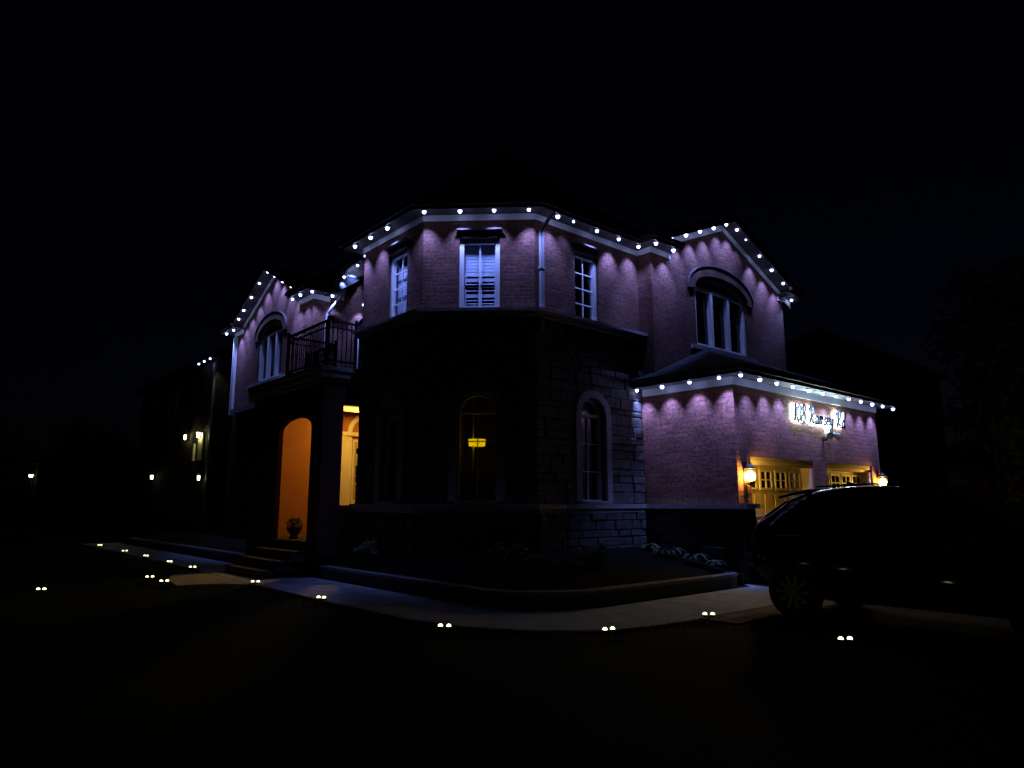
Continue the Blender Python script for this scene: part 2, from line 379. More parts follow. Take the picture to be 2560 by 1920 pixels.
# eaves
def offs_strip(mb, pts, o0, o1, z, flip=False):
    A = offset(pts, o0) if o0 else pts; Bq = offset(pts, o1)
    for i in range(len(pts) - 1): mb.face([(*A[i], z), (*A[i + 1], z), (*Bq[i + 1], z), (*Bq[i], z)])
def ring(mb, pts, o0, o1, z0, z1):
    A = offset(pts, o0); Bq = offset(pts, o1)
    for i in range(len(pts) - 1):
        mb.hexa([(*A[i], z0), (*A[i + 1], z0), (*Bq[i + 1], z0), (*Bq[i], z0), (*A[i], z1), (*A[i + 1], z1), (*Bq[i + 1], z1), (*Bq[i], z1)])
EAVES = [
    ([(11.8, 14.47), B0, B1, B2, B3, (13.0, 9.86), (13.75, 9.86)], ZE, .375, .135),
    ([(19.0, 9.86), (19.3, 9.86), (19.3, 25.1)], ZE, .40, .16),
    ([(10.5, 25.1), (8.55, 25.1), (8.55, 24.3)], ZE, .40, .16),
    ([(8.55, 19.7), (8.55, 18.75), (9.06, 18.75)], ZE, .40, .16),
    ([(13.0, 10.22), (13.0, 7.85), (20.2, 7.85), (20.2, 13)], 4.26, .42, .17),
]
for pts, z, ov, fh in EAVES:
    so, fa, gu, fz = MB(), MB(), MB(), MB()
    ring(so, pts, .032, ov, z, z + .02)
    ring(fa, pts, ov, ov + .025, z - .02, z + .16)
    ring(gu, pts, ov + .027, ov + .10, z + .05, z + .15)
    ring(fz, pts, .003, .03, z - fh, z)
    so.build('soffit', SOFFIT if z > 5 else SOFFIT_LIT, H); fa.build('fascia', GUTTER, H); gu.build('gutter', GUTTER, H); fz.build('frieze', TRIM, H)
# gable rakes: frieze board, soffit, bargeboard, roof slope
def rake(mb_f, mb_s, mb_b, mb_r, fr, a, b, ov, depth, tail=0.0):
    """a, b = (s, z) of the soffit line low and high end"""
    (s0, z0), (s1, z1) = a, b
    def q(mb, o0, o1, d0, d1):
        mb.hexa([fr.P(s0, z0 + d0, o0), fr.P(s0, z0 + d0, o1), fr.P(s1, z1 + d0, o1), fr.P(s1, z1 + d0, o0),
                 fr.P(s0, z0 + d1, o0), fr.P(s0, z0 + d1, o1), fr.P(s1, z1 + d1, o1), fr.P(s1, z1 + d1, o0)])
    q(mb_f, .003, .032, -.17, -.002); q(mb_s, .0, ov, .0, .02); q(mb_b, ov, ov + .03, -.03, .17)
    P = [fr.P(s0, z0 + .10, ov + .05), fr.P(s1, z1 + .10, ov + .05), fr.P(s1, z1 + .10, -depth), fr.P(s0, z0 + .10, -depth)]
    T = [(p[0], p[1], p[2] + .09) for p in P]
    mb_r.hexa(P + T)
for fr, a, b in ((F_GR, (.35, 7.96), (3.16, 9.14)), (F_GR, (6.75, 7.60), (3.16, 9.14)), (F_LG, (.55, 7.74), (3.4, 9.16)), (F_LG, (5.75, 7.98), (3.4, 9.16))):
    rf, rs, rb, rr = MB(), MB(), MB(), MB()
    rake(rf, rs, rb, rr, fr, a, b, .40, 4.5)
    rf.build('rake_frieze', TRIM, H); rs.build('rake_soffit', SOFFIT, H); rb.build('bargeboard', GUTTER, H); rr.build('gable_roof', SHINGLE, H)
# arched eyebrow over the balcony door
m = MB(); fzm = MB(); bm_ = MB()
def arcband(mb, r0, r1, y0, y1, cx=10.5, cz=7.7, a0=0, a1=180, n=20):
    for i in range(n):
        t0, t1 = rad(a0 + (a1 - a0) * i / n), rad(a0 + (a1 - a0) * (i + 1) / n)
        c = lambda r, t, y: (cx + r * math.cos(t), y, cz + r * math.sin(t))
        mb.hexa([c(r0, t0, y0), c(r1, t0, y0), c(r1, t0, y1), c(r0, t0, y1), c(r0, t1, y0), c(r1, t1, y0), c(r1, t1, y1), c(r0, t1, y1)])
arcband(fzm, 1.0, 1.20, 18.70, 18.745, a0=24); arcband(fzm, 1.203, 1.42, 18.67, 18.745, a0=24); fzm.build('arch_frieze', TRIM, H)
arcband(m, 1.423, 1.47, 18.345, 21.5, a0=24); arcband(m, 1.40, 1.56, 18.30, 18.342, a0=24); m.build('arch_fascia', TRIM, H)
arcband(bm_, 1.562, 1.62, 18.28, 21.5, a0=24); bm_.build('arch_roof', SHINGLE, H)
# main roof: every eave edge runs up to the nearer end of the ridge
def fan_roof(mb, pts, ridge, z, force=()):
    pr = []
    for p in pts: pr.append(min(range(len(ridge)), key=lambda k: (ridge[k][0] - p[0]) ** 2 + (ridge[k][1] - p[1]) ** 2))
    for p in force: pr[pts.index(p)] = 2
    for i in range(len(pts)):
        a, b = pts[i], pts[(i + 1) % len(pts)]; A, Bq = ridge[pr[i]], ridge[pr[(i + 1) % len(pts)]]
        L = math.hypot(b[0] - a[0], b[1] - a[1])
        def up(R_, p): return math.dist((R_[0], R_[1], R_[2]), (p[0], p[1], z))
        if pr[i] == pr[(i + 1) % len(pts)]: mb.face([(*a, z), (*b, z), A], [(0, 0), (L, 0), (L / 2, up(A, a))])
        else: mb.face([(*a, z), (*b, z), Bq, A], [(0, 0), (L, 0), (L, up(Bq, b)), (0, up(A, a))])
m = MB()
E = offset([(11.8, 14.47), B0, B1, B2, B3, (13.0, 9.9)], .46)
E = E[1:] + [(19.8, 9.9), (19.8, 25.6), (8.05, 25.6), (8.05, 24.5), (8.75, 24.3), (8.75, 19.5), (8.05, 19.3), (8.05, 18.35), (9.2, 18.35), (9.3, 18.95), (12.0, 18.95), (12.0, 14.97)]
fan_roof(m, E, [(11.6, 13.6, 11.3), (15.2, 15.0, 11.6), (14.6, 20.5, 11.6)], 7.88, [(8.05, 19.3), (8.05, 18.35), (9.2, 18.35), (9.3, 18.95), (8.75, 19.5), (8.75, 24.3), (8.05, 24.5), (8.05, 25.6)])
m.build('roof', SHINGLE, H)
# garage roof (lean-to hips against the walls)
m = MB()
gx0, gx1, gy = 12.52, 20.68, 7.37; zt = 4.43; top = zt + .42 * (9.858 - gy); top2 = zt + .42 * (10.268 - gy)
hipx = gx0 + (9.858 - gy); hipr = gx1 - (9.858 - gy)
def rf_face(pts): m.face(pts, [(p[0] if abs(pts[0][1] - pts[1][1]) < .01 else p[1], p[2] * 2.4) for p in pts])
rf_face([(gx0, gy, zt), (gx1, gy, zt), (hipr, 9.858, top), (hipx, 9.858, top)])
rf_face([(gx0, 9.858, zt), (gx0, gy, zt), (hipx, 9.858, top)])
rf_face([(gx0, 10.268, zt), (gx0, 9.858, zt), (hipx, 9.858, top), (13.0, 10.268, zt + .20)])
rf_face([(gx1, gy, zt), (gx1, 13, zt), (hipr, 13, top), (hipr, 9.858, top)])
m.box(gx0 + .02, gx1 - .02, gy + .02, 9.8, zt - .02, zt - .005)
m.build('garage_roof', SHINGLE, H)

# downspouts
m = MB(); m.tube([F_BR.P(.10, 7.66, .50), F_BR.P(.12, 7.60, .40), F_BR.P(.14, 7.36, .07)], .042); m.build('downspout_elbow', GUTTER, H)
m = MB(); m.fbox(F_BR, .10, .19, 5.15, 7.36, .03, .10); m.fbox(F_BR, .08, .21, 6.5, 6.54, .02, .11); m.build('downspout', PIPE, H)
m = MB(); m.tube([(9.2, 18.25, 7.66), (9.1, 18.5, 7.45), (8.98, 18.68, 7.2)], .04); m.fbox(F_RF, .38, .48, 4.76, 7.2, .02, .09); m.build('downspout', PIPE, H)
m = MB(); m.fbox(F_LG, .04, .26, 4.7, 7.5, .01, .10); m.build('corner_board', TRIM, H)

# ------------------------------------------------------------------ windows
def window(fr, w, cols, rows, rev=.18, frame=.075, shutter=None, blind=None, sill=True, mull=None, back=True, fd=.10):
    lp = loop_of(w); f = MB(); s0, s1, z0 = w[0], w[1], w[2]; arched = len(w) == 5
    zt = w[3] if not arched else w[4]
    g = .004
    def inner(l, d):
        c = ((s0 + s1) / 2)
        out = []
        if not arched: return rect(s0 + d, s1 - d, z0 + d, zt - d)
        return archloop(s0 + d, s1 - d, z0 + d, w[3], zt - d)
    A, Bq = inner(lp, g), inner(lp, frame)
    n = len(A)
    o0, o1 = -rev + .0, -rev + fd
    for i in range(n):
        j = (i + 1) % n
        f.hexa([fr.P(*A[i], o0), fr.P(*A[j], o0), fr.P(*Bq[j], o0), fr.P(*Bq[i], o0), fr.P(*A[i], o1), fr.P(*A[j], o1), fr.P(*Bq[j], o1), fr.P(*Bq[i], o1)])
    a, b, c, d = s0 + frame, s1 - frame, z0 + frame, (zt if not arched else w[3]) - (frame if not arched else 0)
    if mull:
        for x in mull: f.fbox(fr, x - .055, x + .055, c, d + (.0 if not arched else .02), o0 + .01, o1 - .004)
    if arched: f.fbox(fr, a, b, w[3] - .02, w[3] + .05, o0 + .02, o1 - .012)
    xs = [a] + (list(mull) if mull else []) + [b]
    for x0, x1 in zip(xs, xs[1:]):
        for k in range(1, cols): f.fbox(fr, x0 + (x1 - x0) * k / cols - .011, x0 + (x1 - x0) * k / cols + .011, c, d, o0 + .022, o0 + .05)
        for k in range(1, rows):
            zz = c + (d - c) * k / rows
            f.fbox(fr, x0, x1, zz - .011, zz + .011, o0 + .024, o0 + .048)
    win = f.build('window', TRIM, H)
    p = MB(); loops = [[Vector((x, z, 0)) for x, z in Bq]]
    for t in tessellate_polygon(loops): p.face([fr.P(*Bq[i], o0 + .015) for i in t])
    p.build('pane', GLASS, win)
    if back:          # box whose near-black colour stands for the unlit room behind
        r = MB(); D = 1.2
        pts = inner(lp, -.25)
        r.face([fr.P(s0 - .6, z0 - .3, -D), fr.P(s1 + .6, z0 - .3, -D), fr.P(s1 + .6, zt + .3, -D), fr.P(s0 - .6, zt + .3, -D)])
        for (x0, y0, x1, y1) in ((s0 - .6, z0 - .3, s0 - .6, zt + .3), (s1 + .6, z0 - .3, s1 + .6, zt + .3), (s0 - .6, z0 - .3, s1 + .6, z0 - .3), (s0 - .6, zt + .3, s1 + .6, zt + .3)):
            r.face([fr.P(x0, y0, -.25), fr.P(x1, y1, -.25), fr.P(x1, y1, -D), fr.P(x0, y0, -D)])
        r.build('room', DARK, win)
    if shutter:
        z_lo, z_hi = shutter; h = MB(); mid = (a + b) / 2; o = o0 - .05
        for x0, x1 in ((a, mid - .004), (mid + .004, b)):
            h.fbox(fr, x0, x0 + .03, c, d, o - .03, o); h.fbox(fr, x1 - .03, x1, c, d, o - .03, o)
            for zz in (c, (z_lo + z_hi) / 2 - .04, z_hi): h.fbox(fr, x0 + .03, x1 - .03, zz, zz + .07, o - .03, o)
            zz = c + .10
            while zz < d - .05:
                if not ((z_lo + z_hi) / 2 - .07 < zz < (z_lo + z_hi) / 2 + .05 or z_hi - .03 < zz < z_hi + .09):
                    op = zz < z_hi
                    if op:
                        t = .028
                        h.hexa([fr.P(x0 + .03, zz, o), fr.P(x1 - .03, zz, o), fr.P(x1 - .03, zz + t, o - .055), fr.P(x0 + .03, zz + t, o - .055),
                                fr.P(x0 + .03, zz + .012, o), fr.P(x1 - .03, zz + .012, o), fr.P(x1 - .03, zz + t + .012, o - .055), fr.P(x0 + .03, zz + t + .012, o - .055)])
                    else: h.hexa([fr.P(x0 + .03, zz, o - .005), fr.P(x1 - .03, zz, o - .005), fr.P(x1 - .03, zz, o - .015), fr.P(x0 + .03, zz, o - .015),
                                  fr.P(x0 + .03, zz + .075, o - .012), fr.P(x1 - .03, zz + .075, o - .012), fr.P(x1 - .03, zz + .075, o - .022), fr.P(x0 + .03, zz + .075, o - .022)])
                zz += .072
        h.build('shutter', BLIND, win)
    if blind:
        h = MB(); n = int((blind[1] - blind[0]) / .07)
        for k in range(n):
            zz = blind[0] + k * .07
            h.hexa([fr.P(a, zz, o0 - .05), fr.P(b, zz, o0 - .05), fr.P(b, zz, o0 - .06), fr.P(a, zz, o0 - .06), fr.P(a, zz + .072, o0 - .058), fr.P(b, zz + .072, o0 - .058), fr.P(b, zz + .072, o0 - .068), fr.P(a, zz + .072, o0 - .068)])
        h.build('blind', BLIND, win)
    return win
def hood(fr, s0, s1, z0, z1, proud):
    m = MB(); m.fbox(fr, s0, s1, z0, z1, .003, proud)
    m.hexa([fr.P(s0 + .08, 7.205, .003), fr.P(s0 + .08, 7.205, .02), fr.P(s1 - .08, 7.205, .02), fr.P(s1 - .08, 7.205, .003),
            fr.P(s0 + .01, z0, .003), fr.P(s0 + .01, z0, .02), fr.P(s1 - .01, z0, .02), fr.P(s1 - .01, z0, .003)])
    return m.build('window_hood', LINTEL, H)
window(F_BL, W_BL, 2, 4, blind=(5.68, 6.95)); hood(F_BL, W_BL[0] - .04, W_BL[1] + .04, 7.34, 7.375, .13)
window(F_BC, W_BC, 2, 2, shutter=(5.68, 6.30), frame=.10); hood(F_BC, W_BC[0] - .04, W_BC[1] + .04, 7.34, 7.375, .13)
window(F_BR, W_BR, 2, 4, frame=.085); hood(F_BR, W_BR[0] - .04, W_BR[1] + .04, 7.34, 7.375, .13)
window(F_GR, W_GR, 1, 1, mull=(2.60, 3.40), frame=.10, fd=.13)
window(F_LG, W_LG, 1, 1, mull=(2.92, 3.58), frame=.10, fd=.13)
for fr, w in ((F_BL, G_BL), (F_BC, G_BC), (F_BR, G_BR)):
    wo = window(fr, w, 2, 3, frame=.06)
    s = MB(); s.fbox(fr, w[0] - .02, w[1] + .02, 1.603, 1.66, -.10, .18); s.build('sill', BAND, wo)
    if w is not G_BL or True:
        t = MB(); A, Bq = archloop(w[0] - .003, w[1] + .003, w[2] + .03, w[3], w[4] + .003), archloop(w[0] - .165, w[1] + .165, w[2] + .03, w[3], w[4] + .165)
        for i in range(1, len(A) - 0):
            j = (i + 1) % len(A)
            if i == 0 or j == 1: continue
            t.hexa([fr.P(*A[i], 0), fr.P(*A[j], 0), fr.P(*Bq[j], 0), fr.P(*Bq[i], 0), fr.P(*A[i], .075), fr.P(*A[j], .075), fr.P(*Bq[j], .075), fr.P(*Bq[i], .075)])
        t.build('trim', BAND, wo)
# brick arch hoods on the gables
def archhood(fr, w, r0, r1, proud, z_lo):
    c = (w[0] + w[1]) / 2; rx = (w[1] - w[0]) / 2
    m = MB(); A = arc(c, w[3], rx + r0, w[4] - w[3] + r0, -8, 188, 20); Bq = arc(c, w[3], rx + r1, w[4] - w[3] + r1, -8, 188, 20)
    for i in range(20):
        m.hexa([fr.P(*A[i], .002), fr.P(*A[i + 1], .002), fr.P(*Bq[i + 1], .002), fr.P(*Bq[i], .002), fr.P(*A[i], proud), fr.P(*A[i + 1], proud), fr.P(*Bq[i + 1], proud), fr.P(*Bq[i], proud)])
    m.build('arch_hood', BRICK, H, fr=fr)
    m = MB(); A = arc(c, w[3], rx + r1 + .002, w[4] - w[3] + r1 + .002, -8, 188, 20); Bq = arc(c, w[3], rx + r1 + .035, w[4] - w[3] + r1 + .035, -8, 188, 20)
    for i in range(20):
        m.hexa([fr.P(*A[i], .002), fr.P(*A[i + 1], .002), fr.P(*Bq[i + 1], .002), fr.P(*Bq[i], .002), fr.P(*A[i], proud + .025), fr.P(*A[i + 1], proud + .025), fr.P(*Bq[i + 1], proud + .025), fr.P(*Bq[i], proud + .025)])
    m.build('hood_mould', SOFFIT, H)
archhood(F_GR, W_GR, .03, .30, .05, 7)
archhood(F_LG, W_LG, .03, .28, .05, 7)
# balcony door
f = MB()
for s0, s1, z0, z1 in ((1.452, 1.55, 4.75, 6.9), (2.35, 2.448, 4.75, 6.9), (1.55, 2.35, 4.75, 5.0), (1.55, 2.35, 6.75, 6.9), (1.93, 1.97, 5.0, 6.75)): f.fbox(F_RF, s0, s1, z0, z1, -.17, -.05)
bd = f.build('balcony_door', TRIM, H)
p = MB(); p.face([F_RF.P(1.5, 4.8, -.12), F_RF.P(2.4, 4.8, -.12), F_RF.P(2.4, 7.38, -.12), F_RF.P(1.5, 7.38, -.12)]); p.build('pane', CARG, bd)
# front door inside the porch (frame on the inner wall at y = 18.72)
F_FD = seg((8.55, 18.72), (11.8, 18.72))
f = MB()
for s0, s1, z0, z1, o in ((1.0, 1.33, .76, 3.58, .09), (2.98, 3.13, .76, 3.58, .09), (.94, 3.19, 3.58, 3.70, .13), (1.42, 1.48, .76, 3.5, .05), (1.9, 2.0, .76, 3.5, .05), (1.48, 1.9, 1.62, 1.72, .05), (1.48, 1.9, 3.42, 3.5, .05), (1.36, 1.42, .76, 3.56, .0031)):
    f.fbox(F_FD, s0, s1, z0, z1, .003, o)
A = arc(2.155, 3.70, .80, .55, 0, 180, 18); Bq = arc(2.155, 3.70, .94, .68, 0, 180, 18)
for i in range(18): f.hexa([F_FD.P(*A[i], .003), F_FD.P(*A[i + 1], .003), F_FD.P(*Bq[i + 1], .003), F_FD.P(*Bq[i], .003), F_FD.P(*A[i], .10), F_FD.P(*A[i + 1], .10), F_FD.P(*Bq[i + 1], .10), F_FD.P(*Bq[i], .10)])
fd_ = f.build('front_door', CREAM, H)
d = MB(); d.fbox(F_FD, 2.0, 2.95, .78, 3.5, .003, .04); d.build('door_leaf', DOOR, fd_)
d = MB(); d.fbox(F_FD, 1.482, 1.898, 1.722, 3.418, .003, .02); d.build('sidelight', mat('frosted_sidelight', (.36, .30, .16), .3), fd_)

# porch ceiling lamp (lit, seen only by its light)
pl = thing('porch_ceiling_lamp', 'warm ceiling lamp hidden inside the arched entrance porch', 'ceiling lamp', (9.55, 17.0, 4.28))
m = MB(); m.lathe([(.12, -.03), (.12, -.001)], (9.55, 17.0, 4.28), 16); m.build('canopy', IRON, pl)
m = MB(); m.lathe([(.02, -.16), (.10, -.14), (.13, -.08), (.12, -.032)], (9.55, 17.0, 4.28), 16); m.build('glass_shade', PORCHL, pl)

# pendant behind the ground floor bay window
c = F_BC.P(1.13, 0, -.55)
pd = thing('pendant_lamp', 'amber drum lamp glowing behind the dark ground floor bay window', 'lamp', (c[0], c[1], 2.7))
m = MB(); m.tube([(c[0] - .10, c[1], 2.96), (c[0] - .10, c[1], 3.9)], .012); m.tube([(c[0] - .10, c[1], 2.25), (c[0] - .10, c[1], 2.80)], .022); m.build('rod', CREAM, pd)
m = MB(); m.lathe([(.17, 2.80), (.185, 2.94)], (c[0], c[1], 0), 20); m.build('shade', AMBER, pd)

# ------------------------------------------------------------------ eave lights
m = MB(); m.lathe([(.055, -.028), (.055, .03)], n=10); m.m = 1; m.sphere((0, 0, -.042), .038, 8, 6)
light0 = m.build('eave_light', [HOUS, LENS])
lensonly = light0.data
def spot_data(name, col, power, size, blend, soft):
    l = bpy.data.lights.new(name, 'SPOT'); l.color = col; l.energy = power; l.spot_size = rad(size); l.spot_blend = blend; l.shadow_soft_size = soft; return l
SPOTS = [spot_data('eave_beam', LED, p, a, 1.0, .035) for p, a in ((170, 72), (140, 76), (190, 70), (155, 77))]; DIM = spot_data('dim_eave_beam', LED, 35, 74, 1, .03)
used0 = [False]
def eave_light(x, y, z, nx, ny, label, group, power=None):
    """nx, ny: direction from the wall outwards; the beam leans back on to the wall"""
    o = light0 if not used0[0] else light0.copy()
    if used0[0]: COL.objects.link(o)
    used0[0] = True
    o.location = (x, y, z); tag(o, label, 'eave light', group)
    if power == 0: return o
    sp = bpy.data.objects.new('beam', random.choice(SPOTS) if power is None else power); COL.objects.link(sp); sp.parent = o
    sp.location = (0, 0, -.10); t = math.tan(rad(25 + random.uniform(-3, 3))); d = Vector((-nx * t + random.uniform(-.06, .06), -ny * t + random.uniform(-.06, .06), -1))
    sp.rotation_euler = d.to_track_quat('-Z', 'Y').to_euler()
    return o
ORD = ['first', 'second', 'third', 'fourth', 'fifth', 'sixth', 'seventh', 'eighth', 'ninth', 'tenth', 'eleventh', 'twelfth']
def strand(spots, where, group, n, side='from the porch end'):
    for i, p in enumerate(spots):
        lab = f'{ORD[i]} eave light {side} {where}' if len(spots) > 1 else f'single eave light {where}'
        dim = abs(p[0] - 10.43) < .01 or abs(p[0] - 16.86) < .01
        o = eave_light(*p, *n, lab, group, DIM if dim else None)
        o.scale = (.62,) * 3 if dim and p[1] != 18.40 else (random.uniform(.9, 1.12),) * 3
ZL = ZE - .015
nB = F_BC.n
strand([(*F_BC.P(s, 0, .33)[:2], ZL) for s in (.06, .82, 1.54, 2.27)], 'on the front eave of the angled bay', 'lights under the bay eaves', nB)
strand([(7.53, y, ZL) for y in (14.38, 13.64, 12.90)], 'on the bay eave facing the porch', 'lights under the bay eaves', (-1, 0))
strand([(x, 9.95, ZL) for x in (9.95, 10.43, 11.19, 11.94, 12.66)], 'on the bay eave running to the garage', 'lights under the bay eaves', (0, -1))
strand([(8.05, 14.80, ZL)], 'on the back return of the bay, beside the arched dormer', 'lights under the bay eaves', (0, 1))
strand([(12.80, 9.54, ZL), (13.48, 9.54, ZL)], 'on the short eave below the garage gable', 'lights round the garage gable', (0, -1), 'from the bay end')
zr = lambda x: 9.14 - .42 * abs(x - 16.16) - .012
strand([(x, 9.53, zr(x)) for x in (13.42, 14.02, 14.64, 15.28, 15.90)], 'on the near slope of the garage gable', 'lights round the garage gable', (0, -1), 'from the bay end')
zq = lambda x: 9.14 - .429 * abs(x - 16.16) - .012
strand([(x, 9.53, zq(x)) for x in (16.42, 16.86, 17.54, 18.17, 18.80)], 'on the far slope of the garage gable', 'lights round the garage gable', (0, -1), 'from the peak')
strand([(19.62, 9.72, ZL), (19.63, 10.15, ZL)], 'at the outer corner under the garage gable', 'lights round the garage gable', (1, 0), 'from the front')
zl = lambda y: 9.16 - .50 * abs(y - 21.7) - .012
strand([(8.22, y, zl(y)) for y in (24.0, 23.56, 22.92, 22.26)], 'on the outer slope of the balcony gable', 'lights round the balcony gable', (-1, 0), 'from the bottom')
strand([(8.22, y, zl(y)) for y in (21.6, 20.99, 20.32, 19.66)], 'on the inner slope of the balcony gable', 'lights round the balcony gable', (-1, 0), 'from the peak')
strand([(8.24, 25.2, ZL), (8.24, 24.5, ZL), (8.9, 25.42, ZL)], 'at the outer corner under the balcony gable', 'lights round the balcony gable', (-1, 0), 'in order')
strand([(8.22, 19.5, ZL), (8.22, 18.95, ZL), (8.34, 18.42, ZL), (8.98, 18.42, ZL)], 'on the eave between balcony gable and arched dormer', 'lights round the balcony gable', (-.7, -.7), 'from the gable')
strand([(10.5 + 1.35 * math.cos(rad(a)), 18.40, 7.7 + 1.35 * math.sin(rad(a))) for a in (151, 124)], 'on the arched dormer over the balcony', 'lights round the arched dormer', (0, -1), 'from the bottom')
strand([(10.06, 18.50, 7.66)], 'under the arch above the balcony door', 'lights round the arched dormer', (0, -1))
ZG = 4.26 - .015
strand([(12.68, y, ZG) for y in (10.15, 9.43, 8.70, 7.97)], 'on the side eave of the garage', 'lights under the garage eaves', (-1, 0), 'from the bay end')
strand([(12.74, 7.50, ZG)] + [(x, 7.50, ZG) for x in (13.49, 14.20, 14.92, 15.66, 16.36, 17.06, 17.77, 18.48, 19.18, 19.86, 20.56)], 'on the front eave of the garage', 'lights under the garage eaves', (0, -1), 'from the bay end')

# ------------------------------------------------------------------ carriage lanterns on the garage
lan = thing('carriage_lantern', '', 'lantern', (13.27, 7.85, 2.17), 'lanterns beside the garage doors', local=True)
m = MB(); m.box(-.06, .06, -.02, -.001, -.45, .30); m.tube([(0, -.02, .22), (0, -.09, .30), (0, -.13, .26)], .012)
m.tube([(0, -.02, -.42), (0, -.10, -.36), (0, -.13, -.13)], .012); m.tube([(-.03, -.02, -.46), (-.06, -.10, -.34), (-.07, -.13, -.14)], .008); m.tube([(.03, -.02, -.46), (.06, -.10, -.34), (.07, -.13, -.14)], .008)
m.build('bracket', IRON, lan)
m = MB(); m.lathe([(.13, .15), (.10, .20), (.03, .25), (.012, .30), (.018, .33), (.004, .37)], (0, -.13, 0), 6)
m.lathe([(.02, -.20), (.085, -.16), (.085, -.14)], (0, -.13, 0), 6)
for k in range(7):  # added half-round pan, keeps the lantern's light off the ground
    a0, a1 = rad(180 + 180 * k / 7), rad(180 + 180 * (k + 1) / 7); m.face([(0, -.13, -.13), (.155 * math.cos(a0), -.13 + .155 * math.sin(a0), -.10), (.155 * math.cos(a1), -.13 + .155 * math.sin(a1), -.10)])
for k in range(6):
    a = rad(60 * k); m.tube([(.084 * math.cos(a), -.13 + .084 * math.sin(a), -.14), (.118 * math.cos(a), -.13 + .118 * math.sin(a), .15)], .006, 5)
m.build('cage', IRON, lan)
m = MB(); m.lathe([(.078, -.138), (.108, .148)], (0, -.13, 0), 6); m.build('glass_pane', GLASSD, lan)
m = MB(); m.sphere((0, -.13, .0), .092, 12, 8, 1.2); m.build('bulb', WARM, lan)
lan['label'] = 'lit iron carriage lantern on the pier left of the garage doors'
lan2 = copy_tree(lan); lan2.location = (19.98, 7.85, 2.17); lan2['label'] = 'lit iron carriage lantern on the pier right of the garage doors'

# ------------------------------------------------------------------ address sign: dark script with white light behind it
SG = thing('address_sign', 'backlit script house number sign reading 108 Ramsey Rd above the garage doors', 'sign', (16.7, 7.85, 3.65))
GL = {
 '1': (.34, [[(.02, .78), (.16, 1.0), (.16, .5), (.14, 0)]]),
 '0': (.50, [[(.22, 1), (.06, .75), (.02, .45), (.08, .1), (.2, 0), (.34, .12), (.4, .5), (.36, .85), (.22, 1)]]),
 '8': (.56, [[(.38, .9), (.26, 1), (.12, .92), (.1, .72), (.24, .55), (.38, .34), (.38, .1), (.2, 0), (.02, .1), (.04, .32), (.2, .5), (.38, .72), (.38, .9)]]),
 'R': (.72, [[(.16, 0), (.22, .5), (.28, .96)], [(-.02, .62), (.02, .84), (.2, 1.0), (.44, .99), (.56, .82), (.48, .6), (.24, .5)], [(.24, .5), (.4, .3), (.5, .06), (.66, .02)]]),
 'a': (.46, [[(.34, .42), (.18, .47), (.03, .26), (.1, .02), (.24, .08), (.35, .4)], [(.36, .46), (.32, .1), (.44, .03)]]),
 'm': (.58, [[(0, 0), (.05, .42)], [(.03, .28), (.14, .46), (.23, .40), (.2, 0)], [(.21, .28), (.34, .46), (.43, .38), (.40, .06), (.54, .04)]]),
 's': (.36, [[(.28, .38), (.17, .47), (.06, .36), (.2, .22), (.26, .1), (.12, 0), (.0, .07)]]),
 'e': (.40, [[(.03, .2), (.27, .28), (.26, .44), (.12, .45), (.03, .2), (.12, .0), (.34, .1)]]),
 'y': (.48, [[(.0, .45), (.05, .12), (.2, .08), (.34, .42)], [(.37, .46), (.28, -.1), (.12, -.42), (-.02, -.3), (.12, -.1)]]),
 'd': (.54, [[(.32, .42), (.16, .47), (.02, .26), (.1, .02), (.23, .08), (.34, .4)], [(.42, 1.0), (.36, .4), (.33, .1), (.46, .03)]]),
}
def smooth(pts, n=5):
    out = []
    for i in range(len(pts) - 1):
        p0, p1, p2, p3 = pts[max(0, i - 1)], pts[i], pts[i + 1], pts[min(len(pts) - 1, i + 2)]
        for k in range(n):
            t = k / n
            out.append(tuple(.5 * (2 * p1[c] + (p2[c] - p0[c]) * t + (2 * p0[c] - 5 * p1[c] + 4 * p2[c] - p3[c]) * t * t + (-p0[c] + 3 * p1[c] - 3 * p2[c] + p3[c]) * t ** 3) for c in (0, 1)))
    return out + [pts[-1]]
U = .41; x = 2.34; zb = 3.50
tot = MB()
for ch in '108 Ramsey Rd':
    if ch == ' ': x += .30 * U; continue
    wd, strokes = GL[ch]; a = MB(); b = MB()
    for st_ in strokes:
        q = [(x + (u + .22 * v) * U, zb + v * U) for u, v in smooth(st_)]
        a.tube([F_GF.P(u, v, .10) for u, v in q], .026, 6); b.tube([F_GF.P(u, v, .045) for u, v in q], .011, 5)
        if ch in '108R': tot.tube([F_GF.P(u, v, .020) for u, v in q[::6]], .004, 4)
    lo = a.build('letter', IRON, SG); b.build('backlight', SIGNLED, lo)
    x += wd * U * 1.06
b = MB(); b.tube([F_GF.P(2.4, 3.44, .05), F_GF.P(x, 3.44, .05)], .006, 5); b.tube([F_GF.P(2.4, 3.44, .002), F_GF.P(2.4, 3.44, .05)], .006, 5); b.tube([F_GF.P(x, 3.44, .002), F_GF.P(x, 3.44, .05)], .006, 5); b.build('mounting_rail', IRON, SG)

